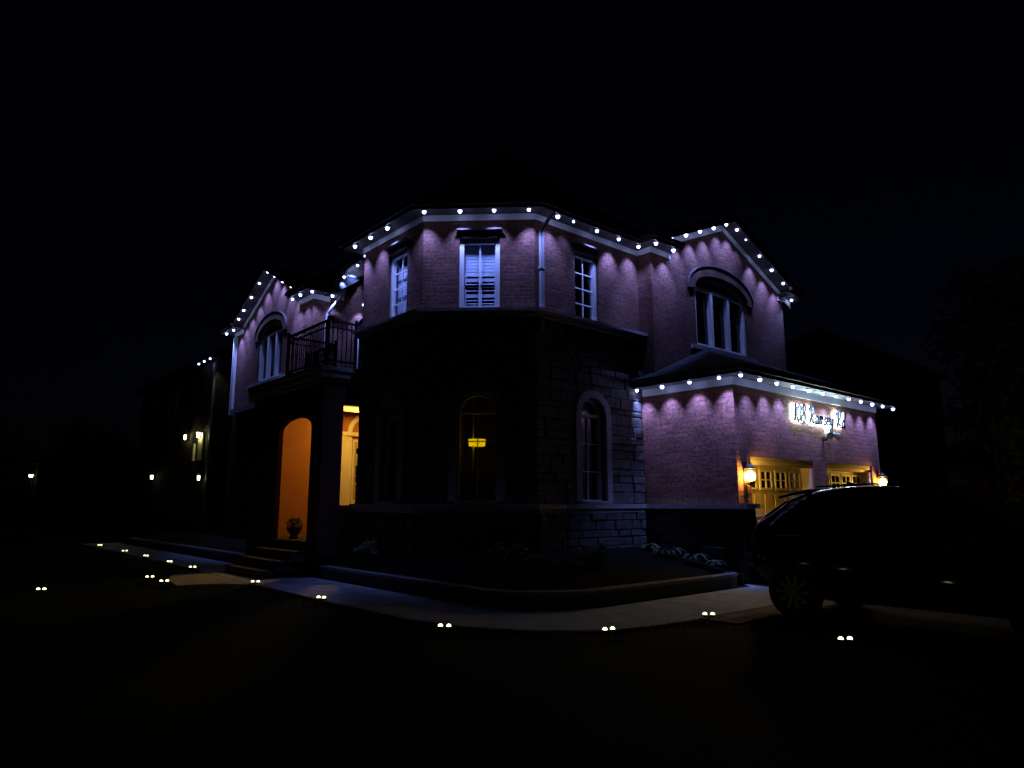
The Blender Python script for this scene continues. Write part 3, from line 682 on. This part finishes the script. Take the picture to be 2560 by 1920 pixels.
# twin-head flood light under the sign
FL = thing('flood_light', 'unlit grey twin head flood light below the address sign', 'flood light', (16.92, 7.85, 3.25))
m = MB(); m.lathe([(.07, -.03), (.07, .03)], (16.95, 7.80, 3.18), 12); m.tube([(16.95, 7.84, 3.18), (16.95, 7.74, 3.18)], .06, 12); m.build('base', IRON, FL)
for sx in (-1, 1):
    hd = MB(); p0 = Vector((16.95 + .05 * sx, 7.74, 3.20)); p1 = Vector((16.95 + .13 * sx, 7.66, 3.28)); p2 = Vector((16.95 + .24 * sx, 7.55, 3.22))
    hd.tube([p0, p1], .015); hd.tube([p1, p1 + (p2 - p1) * .5, p2], .05, 12, True, .085); hd.build('lamp_head', mat('flood_grey', (.12, .12, .13), .4), FL)

# motion camera on the pier between the doors is too dark to see; the pier keeps a small keypad
# ------------------------------------------------------------------ ground, paths, beds
S = lambda o: tag(o, kind='structure')
m = MB(); m.face([(-150, -150, 0), (250, -150, 0), (250, 250, 0), (-150, 250, 0)]); S(m.build('ground', LAWN))
def slab(name, loops, z0, z1, mt):
    m = MB()
    for lp in loops:
        V = [[Vector((a, b, 0)) for a, b in lp]]
        for t in tessellate_polygon(V): m.face([(*lp[i], z1) for i in t], [lp[i] for i in t])
        for a, b in zip(lp, lp[1:] + lp[:1]): m.face([(*a, z0), (*b, z0), (*b, z1), (*a, z1)])
    return S(m.build(name, mt))
main = [(5.72, 33), (5.72, 18.6), (5.6, 17.4), (5.5, 14.2), (5.5, 8.6), (5.75, 7.6), (6.25, 6.75), (7.0, 6.15), (7.8, 5.95), (8.6, 5.93), (12.6, 5.93), (12.95, 7.84), (12.7, 7.5), (8.3, 7.5),
        (7.6, 7.85), (7.05, 8.4), (6.98, 9.4), (6.98, 14.6), (6.4, 15.0), (5.98, 15.1), (5.98, 17.3), (6.5, 18.0), (6.98, 18.6), (6.98, 33)]
slab('path', [main], -.02, .022, CONC)
slab('side_path', [[(4.3, 15.0), (4.9, 14.9), (5.48, 14.3), (5.58, 17.6), (4.9, 17.5), (4.5, 16.4)]], -.02, .018, CONC)
slab('driveway_border', [[(8.62, 5.32), (12.5, 5.32), (12.59, 5.925), (8.62, 5.925)]], -.02, .026, PAVER)
slab('driveway', [[(8.9, -9), (20.6, -9), (20.6, 7.84), (12.96, 7.84), (12.51, 5.315), (8.9, 5.315)]], -.02, .020, ASPH)
# joints in the path are thin dark mortar strips laid on its top
m = MB()
for y in (9.9, 11.6, 13.3, 20, 22, 24, 26, 28, 30): m.box(5.74, 6.96, y - .012, y + .012, .0221, .0228)
for x in (9.6, 11.2, 12.8): m.box(x - .012, x + .012, 5.95, 7.48, .0221, .0228)
S(m.build('path_joint', MORTAR))
# retaining kerb with a cap
def kerb(pts, label, zc=.28):
    k = thing('retaining_wall', label, 'retaining wall', (*pts[0], 0), 'low walls edging the beds')
    m = MB(); off = offset(pts, -.16)
    for i in range(len(pts) - 1): m.hexa([(*pts[i], .0), (*pts[i + 1], .0), (*off[i + 1], .0), (*off[i], .0), (*pts[i], zc - .05), (*pts[i + 1], zc - .05), (*off[i + 1], zc - .05), (*off[i], zc - .05)])
    m.build('wall', WALLCAP, k)
    m = MB(); o1, o2 = offset(pts, .03), offset(pts, -.20)
    for i in range(len(pts) - 1): m.hexa([(*o1[i], zc - .05), (*o1[i + 1], zc - .05), (*o2[i + 1], zc - .05), (*o2[i], zc - .05), (*o1[i], zc), (*o1[i + 1], zc), (*o2[i + 1], zc), (*o2[i], zc)])
    m.build('cap', KERBCAP, k)
kerb([(7.03, 14.4), (7.03, 8.75), (7.2, 8.25), (7.6, 7.9), (8.2, 7.58), (12.1, 7.55), (12.5, 7.68)], 'low stone wall curving round the bed in front of the bay')
kerb([(7.03, 31.5), (7.03, 18.7)], 'low stone wall along the far left path')
m = MB()
O = [(7.15, 14.5), (7.15, 12.5), (7.15, 8.8), (7.7, 8.0), (8.3, 7.72), (10.2, 7.7), (12.2, 7.7), (12.9, 7.84)]; I = [(7.9, 14.5), (7.9, 11.95), (8.5, 11.3), (9.0, 10.8), (9.6, 10.25), (10.8, 10.25), (12.2, 10.25), (12.95, 10.25)]
for i in range(len(O) - 1):
    for k in range(4):
        f = lambda a, b, t: (a[0] + (b[0] - a[0]) * t, a[1] + (b[1] - a[1]) * t, .22 + (.45) * t)
        m.face([f(O[i], I[i], k / 4), f(O[i + 1], I[i + 1], k / 4), f(O[i + 1], I[i + 1], (k + 1) / 4), f(O[i], I[i], (k + 1) / 4)])
S(m.build('garden_bed', SOIL))
m = MB(); m.face([(7.2, 18.7, .22), (7.2, 32, .22), (8.6, 32, .5), (8.6, 18.7, .5)]); S(m.build('garden_bed', SOIL))

# ------------------------------------------------------------------ path lights (twin-headed stake lights)
p0 = thing('path_light', '', 'path light', (0, 0, 0), 'stake lights along the walkways', local=True)
m = MB(); m.tube([(0, 0, -.05), (0, 0, .10)], .010, 6); m.box(-.05, .05, -.008, .008, .095, .108); m.build('stake', IRON, p0)
for sx in (-1, 1):
    m = MB(); m.lathe([(.026, -.02), (.036, .012)], (.052 * sx, 0, .122), 10); m.m = 1; m.sphere((.052 * sx, -.0, .130), .031, 8, 6); m.build('lamp_head', [IRON, PATHLED], p0)
PL = [(5.62, 29.1, 'farthest of the five stake lights on the far left path'), (5.55, 25.06, 'second farthest of the five stake lights on the far left path'), (5.50, 22.32, 'middle one of the five stake lights on the far left path'),
      (5.42, 19.68, 'second nearest of the five stake lights on the far left path'), (5.38, 17.66, 'nearest of the five stake lights on the far left path, by its bend'),
      (4.02, 15.88, 'left one of the two close stake lights on the small side path'), (4.02, 14.84, 'right one of the two close stake lights on the small side path'), (2.03, 14.83, 'stake light standing alone at the far left of the lawn'),
      (5.30, 13.57, 'stake light left of the orange porch arch foot, on the lawn edge'), (5.22, 10.62, 'stake light on the lawn edge below the porch corner'), (5.18, 7.21, 'stake light at the lawn edge below the bay, left of the nearest bend'),
      (6.52, 5.75, 'stake light at the lawn edge below the right side of the bay'), (8.40, 5.62, 'stake light beside the checked paver border, left of the car'), (8.03, 3.64, 'nearest stake light, on the lawn in front of the black car')]
for i, (x, y, lab) in enumerate(PL):
    o = p0 if i == 0 else copy_tree(p0)
    o.location = (x, y, .0 if i != 13 else .0); o.rotation_euler = (0, 0, rad(-41 + random.uniform(-25, 25))); o['label'] = lab

# grass blades round the lights and along the walk edge
m = MB()
def blade(x, y):
    h = random.uniform(.03, .075); a = random.uniform(0, 6.28); w = .003; lx, ly = random.gauss(0, .02), random.gauss(0, .02)
    m.face([(x - w * math.cos(a), y - w * math.sin(a), -.005), (x + w * math.cos(a), y + w * math.sin(a), -.005), (x + lx, y + ly, h)])
for x, y, _ in PL:
    for _k in range(420):
        r, a = .06 + abs(random.gauss(0, .22)), random.uniform(0, 6.28); bx, by = x + r * math.cos(a), y + r * math.sin(a)
        if bx < 5.44 or (by < 5.7 and bx < 8.5): blade(bx, by)
for (ax, ay), (bx, by) in (((5.45, 14.2), (5.45, 8.6)), ((5.45, 8.6), (5.7, 7.5)), ((5.7, 7.5), (6.2, 6.65)), ((6.2, 6.65), (7.0, 6.05)), ((7.0, 6.05), (8.55, 5.88))):
    for _k in range(int(420 * math.hypot(bx - ax, by - ay))):
        t = random.random(); blade(ax + (bx - ax) * t - abs(random.gauss(0, .10)), ay + (by - ay) * t - abs(random.gauss(0, .10)))
tag(m.build('grass', mat('grass_blade', (.03, .05, .018), .8, var=.4, scale=2, spec=.1)), 'short dark grass along the walkway edge', 'grass', kind='stuff')
# ------------------------------------------------------------------ plants
def hosta(x, y, z, n, r, label):
    m = MB()
    for k in range(n):
        a = 2 * math.pi * k / n + random.uniform(-.2, .2); L = r * random.uniform(.75, 1.1); wd = L * .20; up = random.uniform(.6, 1.0); pr = None
        for j in range(7):
            t = j / 6; d = L * t; h = L * up * (1.5 * t - 1.45 * t * t); w2 = wd * math.sin(math.pi * min(.97, .12 + t * .88)) 
            cx, cy = x + d * math.cos(a), y + d * math.sin(a); px, py = -math.sin(a) * w2, math.cos(a) * w2
            cur = ((cx - px, cy - py, z + h), (cx, cy, z + h - w2 * .35), (cx + px, cy + py, z + h))
            if pr: m.face([pr[0], cur[0], cur[1], pr[1]]); m.face([pr[1], cur[1], cur[2], pr[2]])
            pr = cur
    o = m.build('hosta', HOSTA, smooth=True); tag(o, label, 'plant', 'leafy plants along the garage side')
    return o
hosta(12.55, 9.85, .62, 16, .34, 'leafy plant at the foot of the stone corner, farthest from the drive')
hosta(12.45, 9.25, .55, 18, .38, 'largest arching leafy plant against the garage side wall')
hosta(12.45, 8.60, .48, 16, .34, 'arching leafy plant midway along the garage side wall')
hosta(12.40, 8.10, .40, 14, .27, 'smallest leafy plant nearest the garage front corner')
def leaf_cloud(m, c, rx, rz, n, size):
    for _ in range(n):
        while True:
            p = Vector((random.uniform(-1, 1), random.uniform(-1, 1), random.uniform(-1, 1)))
            if .25 < p.length < 1: break
        q = Vector((c[0] + p.x * rx, c[1] + p.y * rx, c[2] + p.z * rz))
        u = Vector((random.gauss(0, 1), random.gauss(0, 1), random.gauss(0, 1))).normalized(); v = u.orthogonal().normalized()
        s_ = size * random.uniform(.6, 1.3)
        m.face([q - u * s_, q + v * s_ * .5, q + u * s_, q - v * s_ * .5])
def shrub(x, y, z, r, label):
    t = thing('shrub', label, 'shrub', (x, y, z), 'low shrubs in the bed')
    m = MB()
    for k in range(6): m.tube([(x, y, z - .05), (x + random.uniform(-.5, .5) * r, y + random.uniform(-.5, .5) * r, z + r)], .012, 5, True, .004)
    m.build('stem', BARK, t)
    m = MB()
    for k in range(7): leaf_cloud(m, (x + random.uniform(-.6, .6) * r, y + random.uniform(-.6, .6) * r, z + r * random.uniform(.5, 1.1)), r * .55, r * .5, 130, .045)
    m.build('foliage', LEAF, t)
shrub(8.2, 9.5, .45, .32, 'dark round shrub in the bed before the bay front')
shrub(9.6, 8.9, .42, .30, 'dark round shrub in the bed before the arched window')
shrub(7.45, 13.2, .40, .28, 'dark round shrub in the bed left of the bay')
# sapling with a few leaves
t = thing('young_tree', 'slender young tree with few leaves before the bay', 'tree', (9.35, 9.2, .4))
m = MB(); m.tube([(9.35, 9.2, .35), (9.38, 9.2, 1.2), (9.36, 9.22, 2.0)], .016, 6, True, .006)
tips = []
for k in range(9):
    z = .9 + .12 * k; a = k * 2.4; L = .5 - .03 * k; e = (9.37 + L * math.cos(a), 9.2 + L * math.sin(a), z + .28); tips.append(e)
    m.tube([(9.37, 9.2, z), (9.37 + L * .5 * math.cos(a), 9.2 + L * .5 * math.sin(a), z + .10), e], .006, 5, True, .002)
m.build('trunk', BARK, t)
m = MB()
for e in tips: leaf_cloud(m, e, .10, .08, 12, .03)
m.build('crown', LEAF, t)
# urn at the porch entrance
t = thing('planter_urn', 'dark round planter standing in the orange lit porch arch', 'planter', (7.38, 16.62, .76))
m = MB(); m.lathe([(.10, .0), (.13, .03), (.08, .08), (.17, .20), (.19, .27), (.17, .27), (.15, .22)], (7.38, 16.62, .762), 16); m.build('pot', CLAY, t)
m = MB(); leaf_cloud(m, (7.38, 16.62, 1.1), .20, .17, 350, .035); m.build('foliage', CONIF, t)

def tree(x, y, h, r, label, conifer=False, n=2600, name='tree'):
    t = thing(name, label, 'tree', (x, y, 0), 'dark trees round the house')
    m = MB(); m.tube([(x, y, -.1), (x + .1, y, h * .35), (x, y + .1, h * .8)], .02 * h, 8, True, .006 * h)
    for k in range(9):
        a = k * 2.4; z = h * (.3 + .06 * k); L = r * (.9 - .05 * k); m.tube([(x, y, z), (x + L * .5 * math.cos(a), y + L * .5 * math.sin(a), z + L * .25), (x + L * math.cos(a), y + L * math.sin(a), z + L * .4)], .006 * h, 6, True, .002 * h)
    m.build('trunk', BARK, t)
    m = MB()
    if conifer:
        for k in range(26):
            f = k / 25; rr = r * (1 - f) * random.uniform(.8, 1.1) + .15
            for q in range(5): a = random.uniform(0, 6.3); leaf_cloud(m, (x + rr * .6 * math.cos(a), y + rr * .6 * math.sin(a), h * (.08 + .92 * f)), rr * .55, h * .035, n // 130, .10 + .01 * h)
    else:
        for k in range(26):
            a = random.uniform(0, 6.3); f = random.random() ** .5 * .8; zz = random.uniform(-.8, .8)
            leaf_cloud(m, (x + r * f * math.cos(a) * math.sqrt(1 - zz * zz * .6), y + r * f * math.sin(a) * math.sqrt(1 - zz * zz * .6), h * .66 + zz * h * .30), r * .36, h * .10, n // 26, .09 + .010 * h)
    m.build('crown', CONIF if conifer else LEAF, t)
tree(30.6, 6.4, 11.0, 3.0, 'tall dark broad tree beyond the drive, nearest the car')
tree(36.8, 8.0, 12.5, 3.6, 'tallest dark tree, standing behind the broad one beyond the drive')
tree(27.3, 5.6, 8.0, 1.9, 'dark conifer beyond the drive', True, name='conifer')
tree(46.0, 12.0, 8.0, 2.6, 'low dark tree beside the neighbouring house past the garage')
tree(9.0, 54, 6.0, 2.2, 'broad dark tree far beyond the lawn, before the low house')
tree(2.8, 50, 5.2, 2.6, 'small dark tree far off beyond the lawn')
tree(9.6, 57, 7.5, 3.0, 'dark tree far off between the two houses at the left')

# ------------------------------------------------------------------ neighbouring houses
def hip_house(name, label, x0, x1, y0, y1, ze, zr, group='neighbouring houses'):
    t = thing(name, label, 'house', ((x0 + x1) / 2, (y0 + y1) / 2, 0), group)
    m = MB()
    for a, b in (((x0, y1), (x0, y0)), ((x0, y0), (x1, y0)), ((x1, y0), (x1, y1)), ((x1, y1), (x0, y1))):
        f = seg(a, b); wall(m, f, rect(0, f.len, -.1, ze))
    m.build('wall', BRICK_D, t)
    m = MB(); o = .45; mx, my = (x0 + x1) / 2, (y0 + y1) / 2; k = min(x1 - x0, y1 - y0) / 2
    E = [(x0 - o, y0 - o), (x1 + o, y0 - o), (x1 + o, y1 + o), (x0 - o, y1 + o)]
    Rg = [(x0 + k, my, zr), (x1 - k, my, zr)] if x1 - x0 >= y1 - y0 else [(mx, y0 + k, zr), (mx, y1 - k, zr)]
    fan_roof(m, E, Rg, ze + .05); m.box(x0 - o, x1 + o, y0 - o, y1 + o, ze - .12, ze + .03); m.build('roof', SHINGLE, t)
    for q in range(3):
        m = MB(); f = seg((x0, y1), (x0, y0)); c = f.len * (q + .5) / 3
        for s0, s1, a, b in ((c - .6, c + .6, ze - 2.0, ze - 1.95), (c - .6, c + .6, ze - .65, ze - .6), (c - .6, c - .55, ze - 1.95, ze - .65), (c + .55, c + .6, ze - 1.95, ze - .65)): m.fbox(f, s0, s1, a, b, .003, .05)
        m.m = 1; m.fbox(f, c - .55, c + .55, ze - 1.95, ze - .65, .003, .02); m.build('window', [GUTTER, CARG], t)
    return t
hip_house('neighbour_house', 'dark two storey house with hip roof seen right of the garage', 38, 47.8, 14.6, 24.5, 9.4, 12.6)
NL = hip_house('neighbour_house', 'dark neighbouring house at the left with three lit eave lights', 9.5, 18, 29.9, 42, 7.75, 10.6)
hip_house('neighbour_house', 'dark low house far off at the left beyond the lawn', 7.2, 17, 60, 70, 4.6, 7.0)
NS = spot_data('far_beam', (.8, 1, .85), 25, 50, 1, .03)
for i, y in enumerate((31.18, 30.47, 29.72)):
    o = eave_light(9.12, y, 7.62, -1, 0, ('leftmost', 'middle', 'rightmost')[i] + ' of the three eave lights on the house at the left', 'eave lights on the neighbouring house', NS if i == 2 else 0)
# lit recess at the neighbour's entrance
fN = seg((9.5, 42), (9.5, 29.9))
for s0, s1, z0, z1, o in ((9.86, 9.98, 3.45, 4.2, .09), (10.45, 11.05, 3.45, 4.6, .06)):
    m = MB(); m.fbox(fN, s0, s1, z0, z1, .003, o); m.build('entry_pilaster', CREAM, NL)
m = MB(); m.fbox(fN, 11.83, 11.95, .8, 7.5, .003, .08); m.build('downspout', PIPE, NL)
def wall_lamp(x, y, z, label, r=.09, mt=FARWARM):
    t = thing('wall_lamp', label, 'wall lamp', (x, y, z), 'far wall lamps')
    m = MB(); m.box(x + .05, x + .16, y - .05, y + .05, z - .10, z + .16); m.lathe([(.13, .12), (.02, .2)], (x, y, z), 8); m.build('bracket', IRON, t)
    m = MB(); m.lathe([(r * .7, -.09), (r, .10)], (x, y, z), 8); m.build('glass_pane', mt, t)
    return t
EL = mat('entry_lamp', (.8, .8, .7), .4, emit=(.95, 1, .42), strength=45)
wall_lamp(9.34, 33.1, 4.54, 'outer one of the two greenish lamps high on the house at the left', .04, EL)
wall_lamp(9.34, 31.25, 4.5, 'greenish lamp over the lit pilaster on the house at the left', .07, EL)
wall_lamp(9.32, 30.7, 2.66, 'small lamp low on the house at the left, nearest the big house', .065)
wall_lamp(9.32, 38.0, 2.9, 'small lamp low at the far end of the house at the left', .08)
wall_lamp(7.0, 61.4, 3.6, 'small lamp on the low house far beyond the lawn', .16)

# ------------------------------------------------------------------ black car, tail towards the garage
CAR = thing('parked_car', 'black SUV with sloping tail parked on the driveway, rear to the garage', 'car', (10.62, 3.4, .02))
CX, TY = 10.62, 5.78      # centre line, tail plane; the car runs towards -Y
prof = [  # y, z low, half width low, z mid, half width mid, z belt, half width belt, z top, half width top
 (.00, .55, .70, .80, .80, 1.05, .74, 1.28, .60), (.06, .40, .82, .78, .90, 1.08, .86, 1.36, .66), (.30, .32, .88, .76, .955, 1.10, .92, 1.47, .66), (.50, .28, .90, .76, .965, 1.10, .935, 1.64, .64),
 (.80, .21, .90, .76, .97, 1.10, .94, 1.75, .65), (1.20, .21, .90, .76, .97, 1.09, .94, 1.82, .66), (1.75, .21, .90, .74, .965, 1.08, .94, 1.835, .67), (2.40, .21, .90, .74, .965, 1.06, .94, 1.79, .66), (2.85, .21, .90, .74, .965, 1.05, .935, 1.66, .64),
 (3.35, .21, .90, .74, .965, 1.04, .93, 1.30, .66), (3.55, .21, .90, .74, .965, 1.03, .92, 1.16, .72), (4.10, .28, .90, .74, .955, 1.00, .89, 1.08, .66), (4.50, .32, .86, .72, .90, .92, .82, .98, .58), (4.72, .40, .74, .66, .78, .82, .70, .86, .5)]
def ringof(p, k=1.0):
    y, zl, wl, zm, wm, zb_, wb, zt_, wt = p
    half = [(0, zl), (wl, zl), (wm, zm), (wb, zb_), (wt + .03, zt_ - .04), (wt - .12, zt_), (0, zt_ + .025)]
    return [(CX + a, TY - y, z + .02) for a, z in half] + [(CX - a, TY - y, z + .02) for a, z in half[-2:0:-1]]
m = MB(); R_ = [ringof(p) for p in prof]
for a, b in zip(R_, R_[1:]):
    for k in range(len(a)): m.face([a[k], a[(k + 1) % len(a)], b[(k + 1) % len(a)], b[k]])
m.face(R_[0]); m.face(R_[-1][::-1])
body = m.build('body', CARP, CAR, smooth=True)
bv = body.modifiers.new('round', 'SUBSURF'); bv.levels = 1; bv.render_levels = 2
def lerp(a, b, t): return Vector(a) * (1 - t) + Vector(b) * t
for sd in (1, -1):
    g = MB(); idx = (3, 4) if sd == 1 else (9, 8)
    for i0, i1 in ((4, 5), (5, 6), (6, 7), (7, 8)):
        A, Bq = R_[i0], R_[i1]; dx = Vector((.012 * sd, 0, .004))
        g.face([lerp(A[idx[0]], A[idx[1]], .12) + dx, lerp(Bq[idx[0]], Bq[idx[1]], .12) + dx, lerp(Bq[idx[0]], Bq[idx[1]], .86) + dx, lerp(A[idx[0]], A[idx[1]], .86) + dx])
    g.build('side_glass', CARG, CAR)
    g = MB(); g.tube([lerp(R_[i][idx[0]], R_[i][idx[1]], .06) + Vector((.014 * sd, 0, 0)) for i in (3, 4, 5, 6, 7, 8)], .009, 6); g.build('glint_trim', CHROME, CAR)  # bright strip added to put glints on the car
g = MB(); A, Bq = R_[1], R_[3]; up = Vector((0, .012, .012))
g.face([Vector((CX - .56, TY - .10, 1.405)), Vector((CX + .56, TY - .10, 1.405)), Vector((CX + .52, TY - .47, 1.645)), Vector((CX - .52, TY - .47, 1.645))]); g.build('rear_glass', CARG, CAR)
m = MB(); m.hexa([(CX - .62, TY - .42, 1.68), (CX + .62, TY - .42, 1.68), (CX + .60, TY - .86, 1.78), (CX - .60, TY - .86, 1.78), (CX - .62, TY - .40, 1.71), (CX + .62, TY - .40, 1.71), (CX + .60, TY - .86, 1.815), (CX - .60, TY - .86, 1.815)]); m.build('spoiler', CARP, CAR)
m = MB(); m.hexa([(CX - .02, TY - 1.18, 1.86), (CX + .02, TY - 1.18, 1.86), (CX + .02, TY - 1.42, 1.86), (CX - .02, TY - 1.42, 1.86), (CX - .006, TY - 1.16, 1.935), (CX + .006, TY - 1.16, 1.935), (CX + .012, TY - 1.36, 1.875), (CX - .012, TY - 1.36, 1.875)]); m.build('roof_antenna', CARP, CAR)
for sd in (1, -1):
    m = MB(); m.box(min(CX + sd * .45, CX + sd * .86), max(CX + sd * .45, CX + sd * .86), TY - .10, TY + .006, 1.10, 1.17); m.build('tail_light', REDL, CAR)
    m = MB(); m.sphere((CX + sd * 1.02, TY - 3.05, 1.13), .10, 10, 8, .75); m.build('mirror', CARP, CAR, smooth=True)
    m = MB()
    for y in (.0,): m.tube([(CX + sd * .60, TY - 1.0, 1.845), (CX + sd * .62, TY - 1.8, 1.87), (CX + sd * .60, TY - 2.6, 1.825)], .014, 6)
    m.build('roof_rail', CHROME, CAR)
m = MB(); m.box(CX - .26, CX + .26, TY - .02, TY + .012, .86, .98); m.build('number_plate', TRIM, CAR)
m = MB(); m.box(CX - .80, CX + .80, TY - .25, TY + .05, .42, .66); bp_ = m.build('bumper', CARP, CAR); md_ = bp_.modifiers.new('b', 'BEVEL'); md_.width = .06; md_.segments = 3
for yy in (.70, 3.62):
    for sd in (1, -1):
        xw = CX + sd * .95; t = MB()
        def disc(mb, prof_, n=28):
            rings = [[(xw + sd * o, TY - yy + r * math.cos(2 * math.pi * k / n), .375 + r * math.sin(2 * math.pi * k / n)) for k in range(n)] for r, o in prof_]
            for a, b in zip(rings, rings[1:]):
                for k in range(n): mb.face([a[k], a[(k + 1) % n], b[(k + 1) % n], b[k]])
        disc(t, [(.25, -.22), (.345, -.22), (.372, -.18), (.372, -.02), (.345, .015), (.262, .005)])
        w_ = t.build('wheel', RUBBER, CAR, smooth=True)
        r_ = MB(); disc(r_, [(.262, .004), (.250, .010), (.235, -.03)])
        disc(r_, [(.07, -.01), (.055, .006), (.0, .008)])
        for k in range(10):
            a = 2 * math.pi * k / 10; u = Vector((0, math.cos(a), math.sin(a))); v = Vector((0, -math.sin(a), math.cos(a))); c0 = Vector((xw, TY - yy, .375))
            n0, n1 = .018, .024; X = Vector((sd, 0, 0))
            r_.hexa([c0 + u * .05 - v * n0 - X * .03, c0 + u * .24 - v * n1 - X * .03, c0 + u * .24 + v * n1 - X * .03, c0 + u * .05 + v * n0 - X * .03, c0 + u * .05 - v * n0 - X * .004, c0 + u * .24 - v * n1 + X * .004, c0 + u * .24 + v * n1 + X * .004, c0 + u * .05 + v * n0 - X * .004])
        r_.build('rim', RIMM, w_)
        k_ = MB(); disc(k_, [(.0, -.10), (.25, -.10)]); k_.build('brake_disc', IRON, w_)

# ------------------------------------------------------------------ sky, camera, render settings
wd = bpy.data.worlds.new('World'); scene.world = wd; wd.use_nodes = True; nt = wd.node_tree
bg = nt.nodes['Background']; sky = nt.nodes.new('ShaderNodeTexSky'); sky.sky_type = 'NISHITA'; sky.sun_disc = False
sky.sun_elevation = rad(-4.0); sky.sun_rotation = rad(60); sky.altitude = 0; sky.air_density = 1; sky.dust_density = 1; sky.ozone_density = 3
nt.links.new(sky.outputs[0], bg.inputs[0]); bg.inputs['Strength'].default_value = .024
cam = bpy.data.cameras.new('camera'); cam.sensor_width = 36; cam.lens = 1500 / 2212 * 36; cam.clip_end = 1000; cam.clip_start = .05
co = bpy.data.objects.new('camera', cam); COL.objects.link(co); co.location = (0, 0, 1.6); co.rotation_euler = (rad(99.8), 0, rad(-41)); scene.camera = co
scene.render.engine = 'CYCLES'; cy = scene.cycles; cy.use_denoising = True; cy.max_bounces = 6; cy.transparent_max_bounces = 12; cy.use_light_tree = True; cy.sample_clamp_indirect = 6
cy.caustics_reflective = False; cy.caustics_refractive = False
vs = scene.view_settings; vs.view_transform = 'Standard'; vs.look = 'None'; vs.exposure = 0; vs.gamma = 1; vs.use_curve_mapping = False
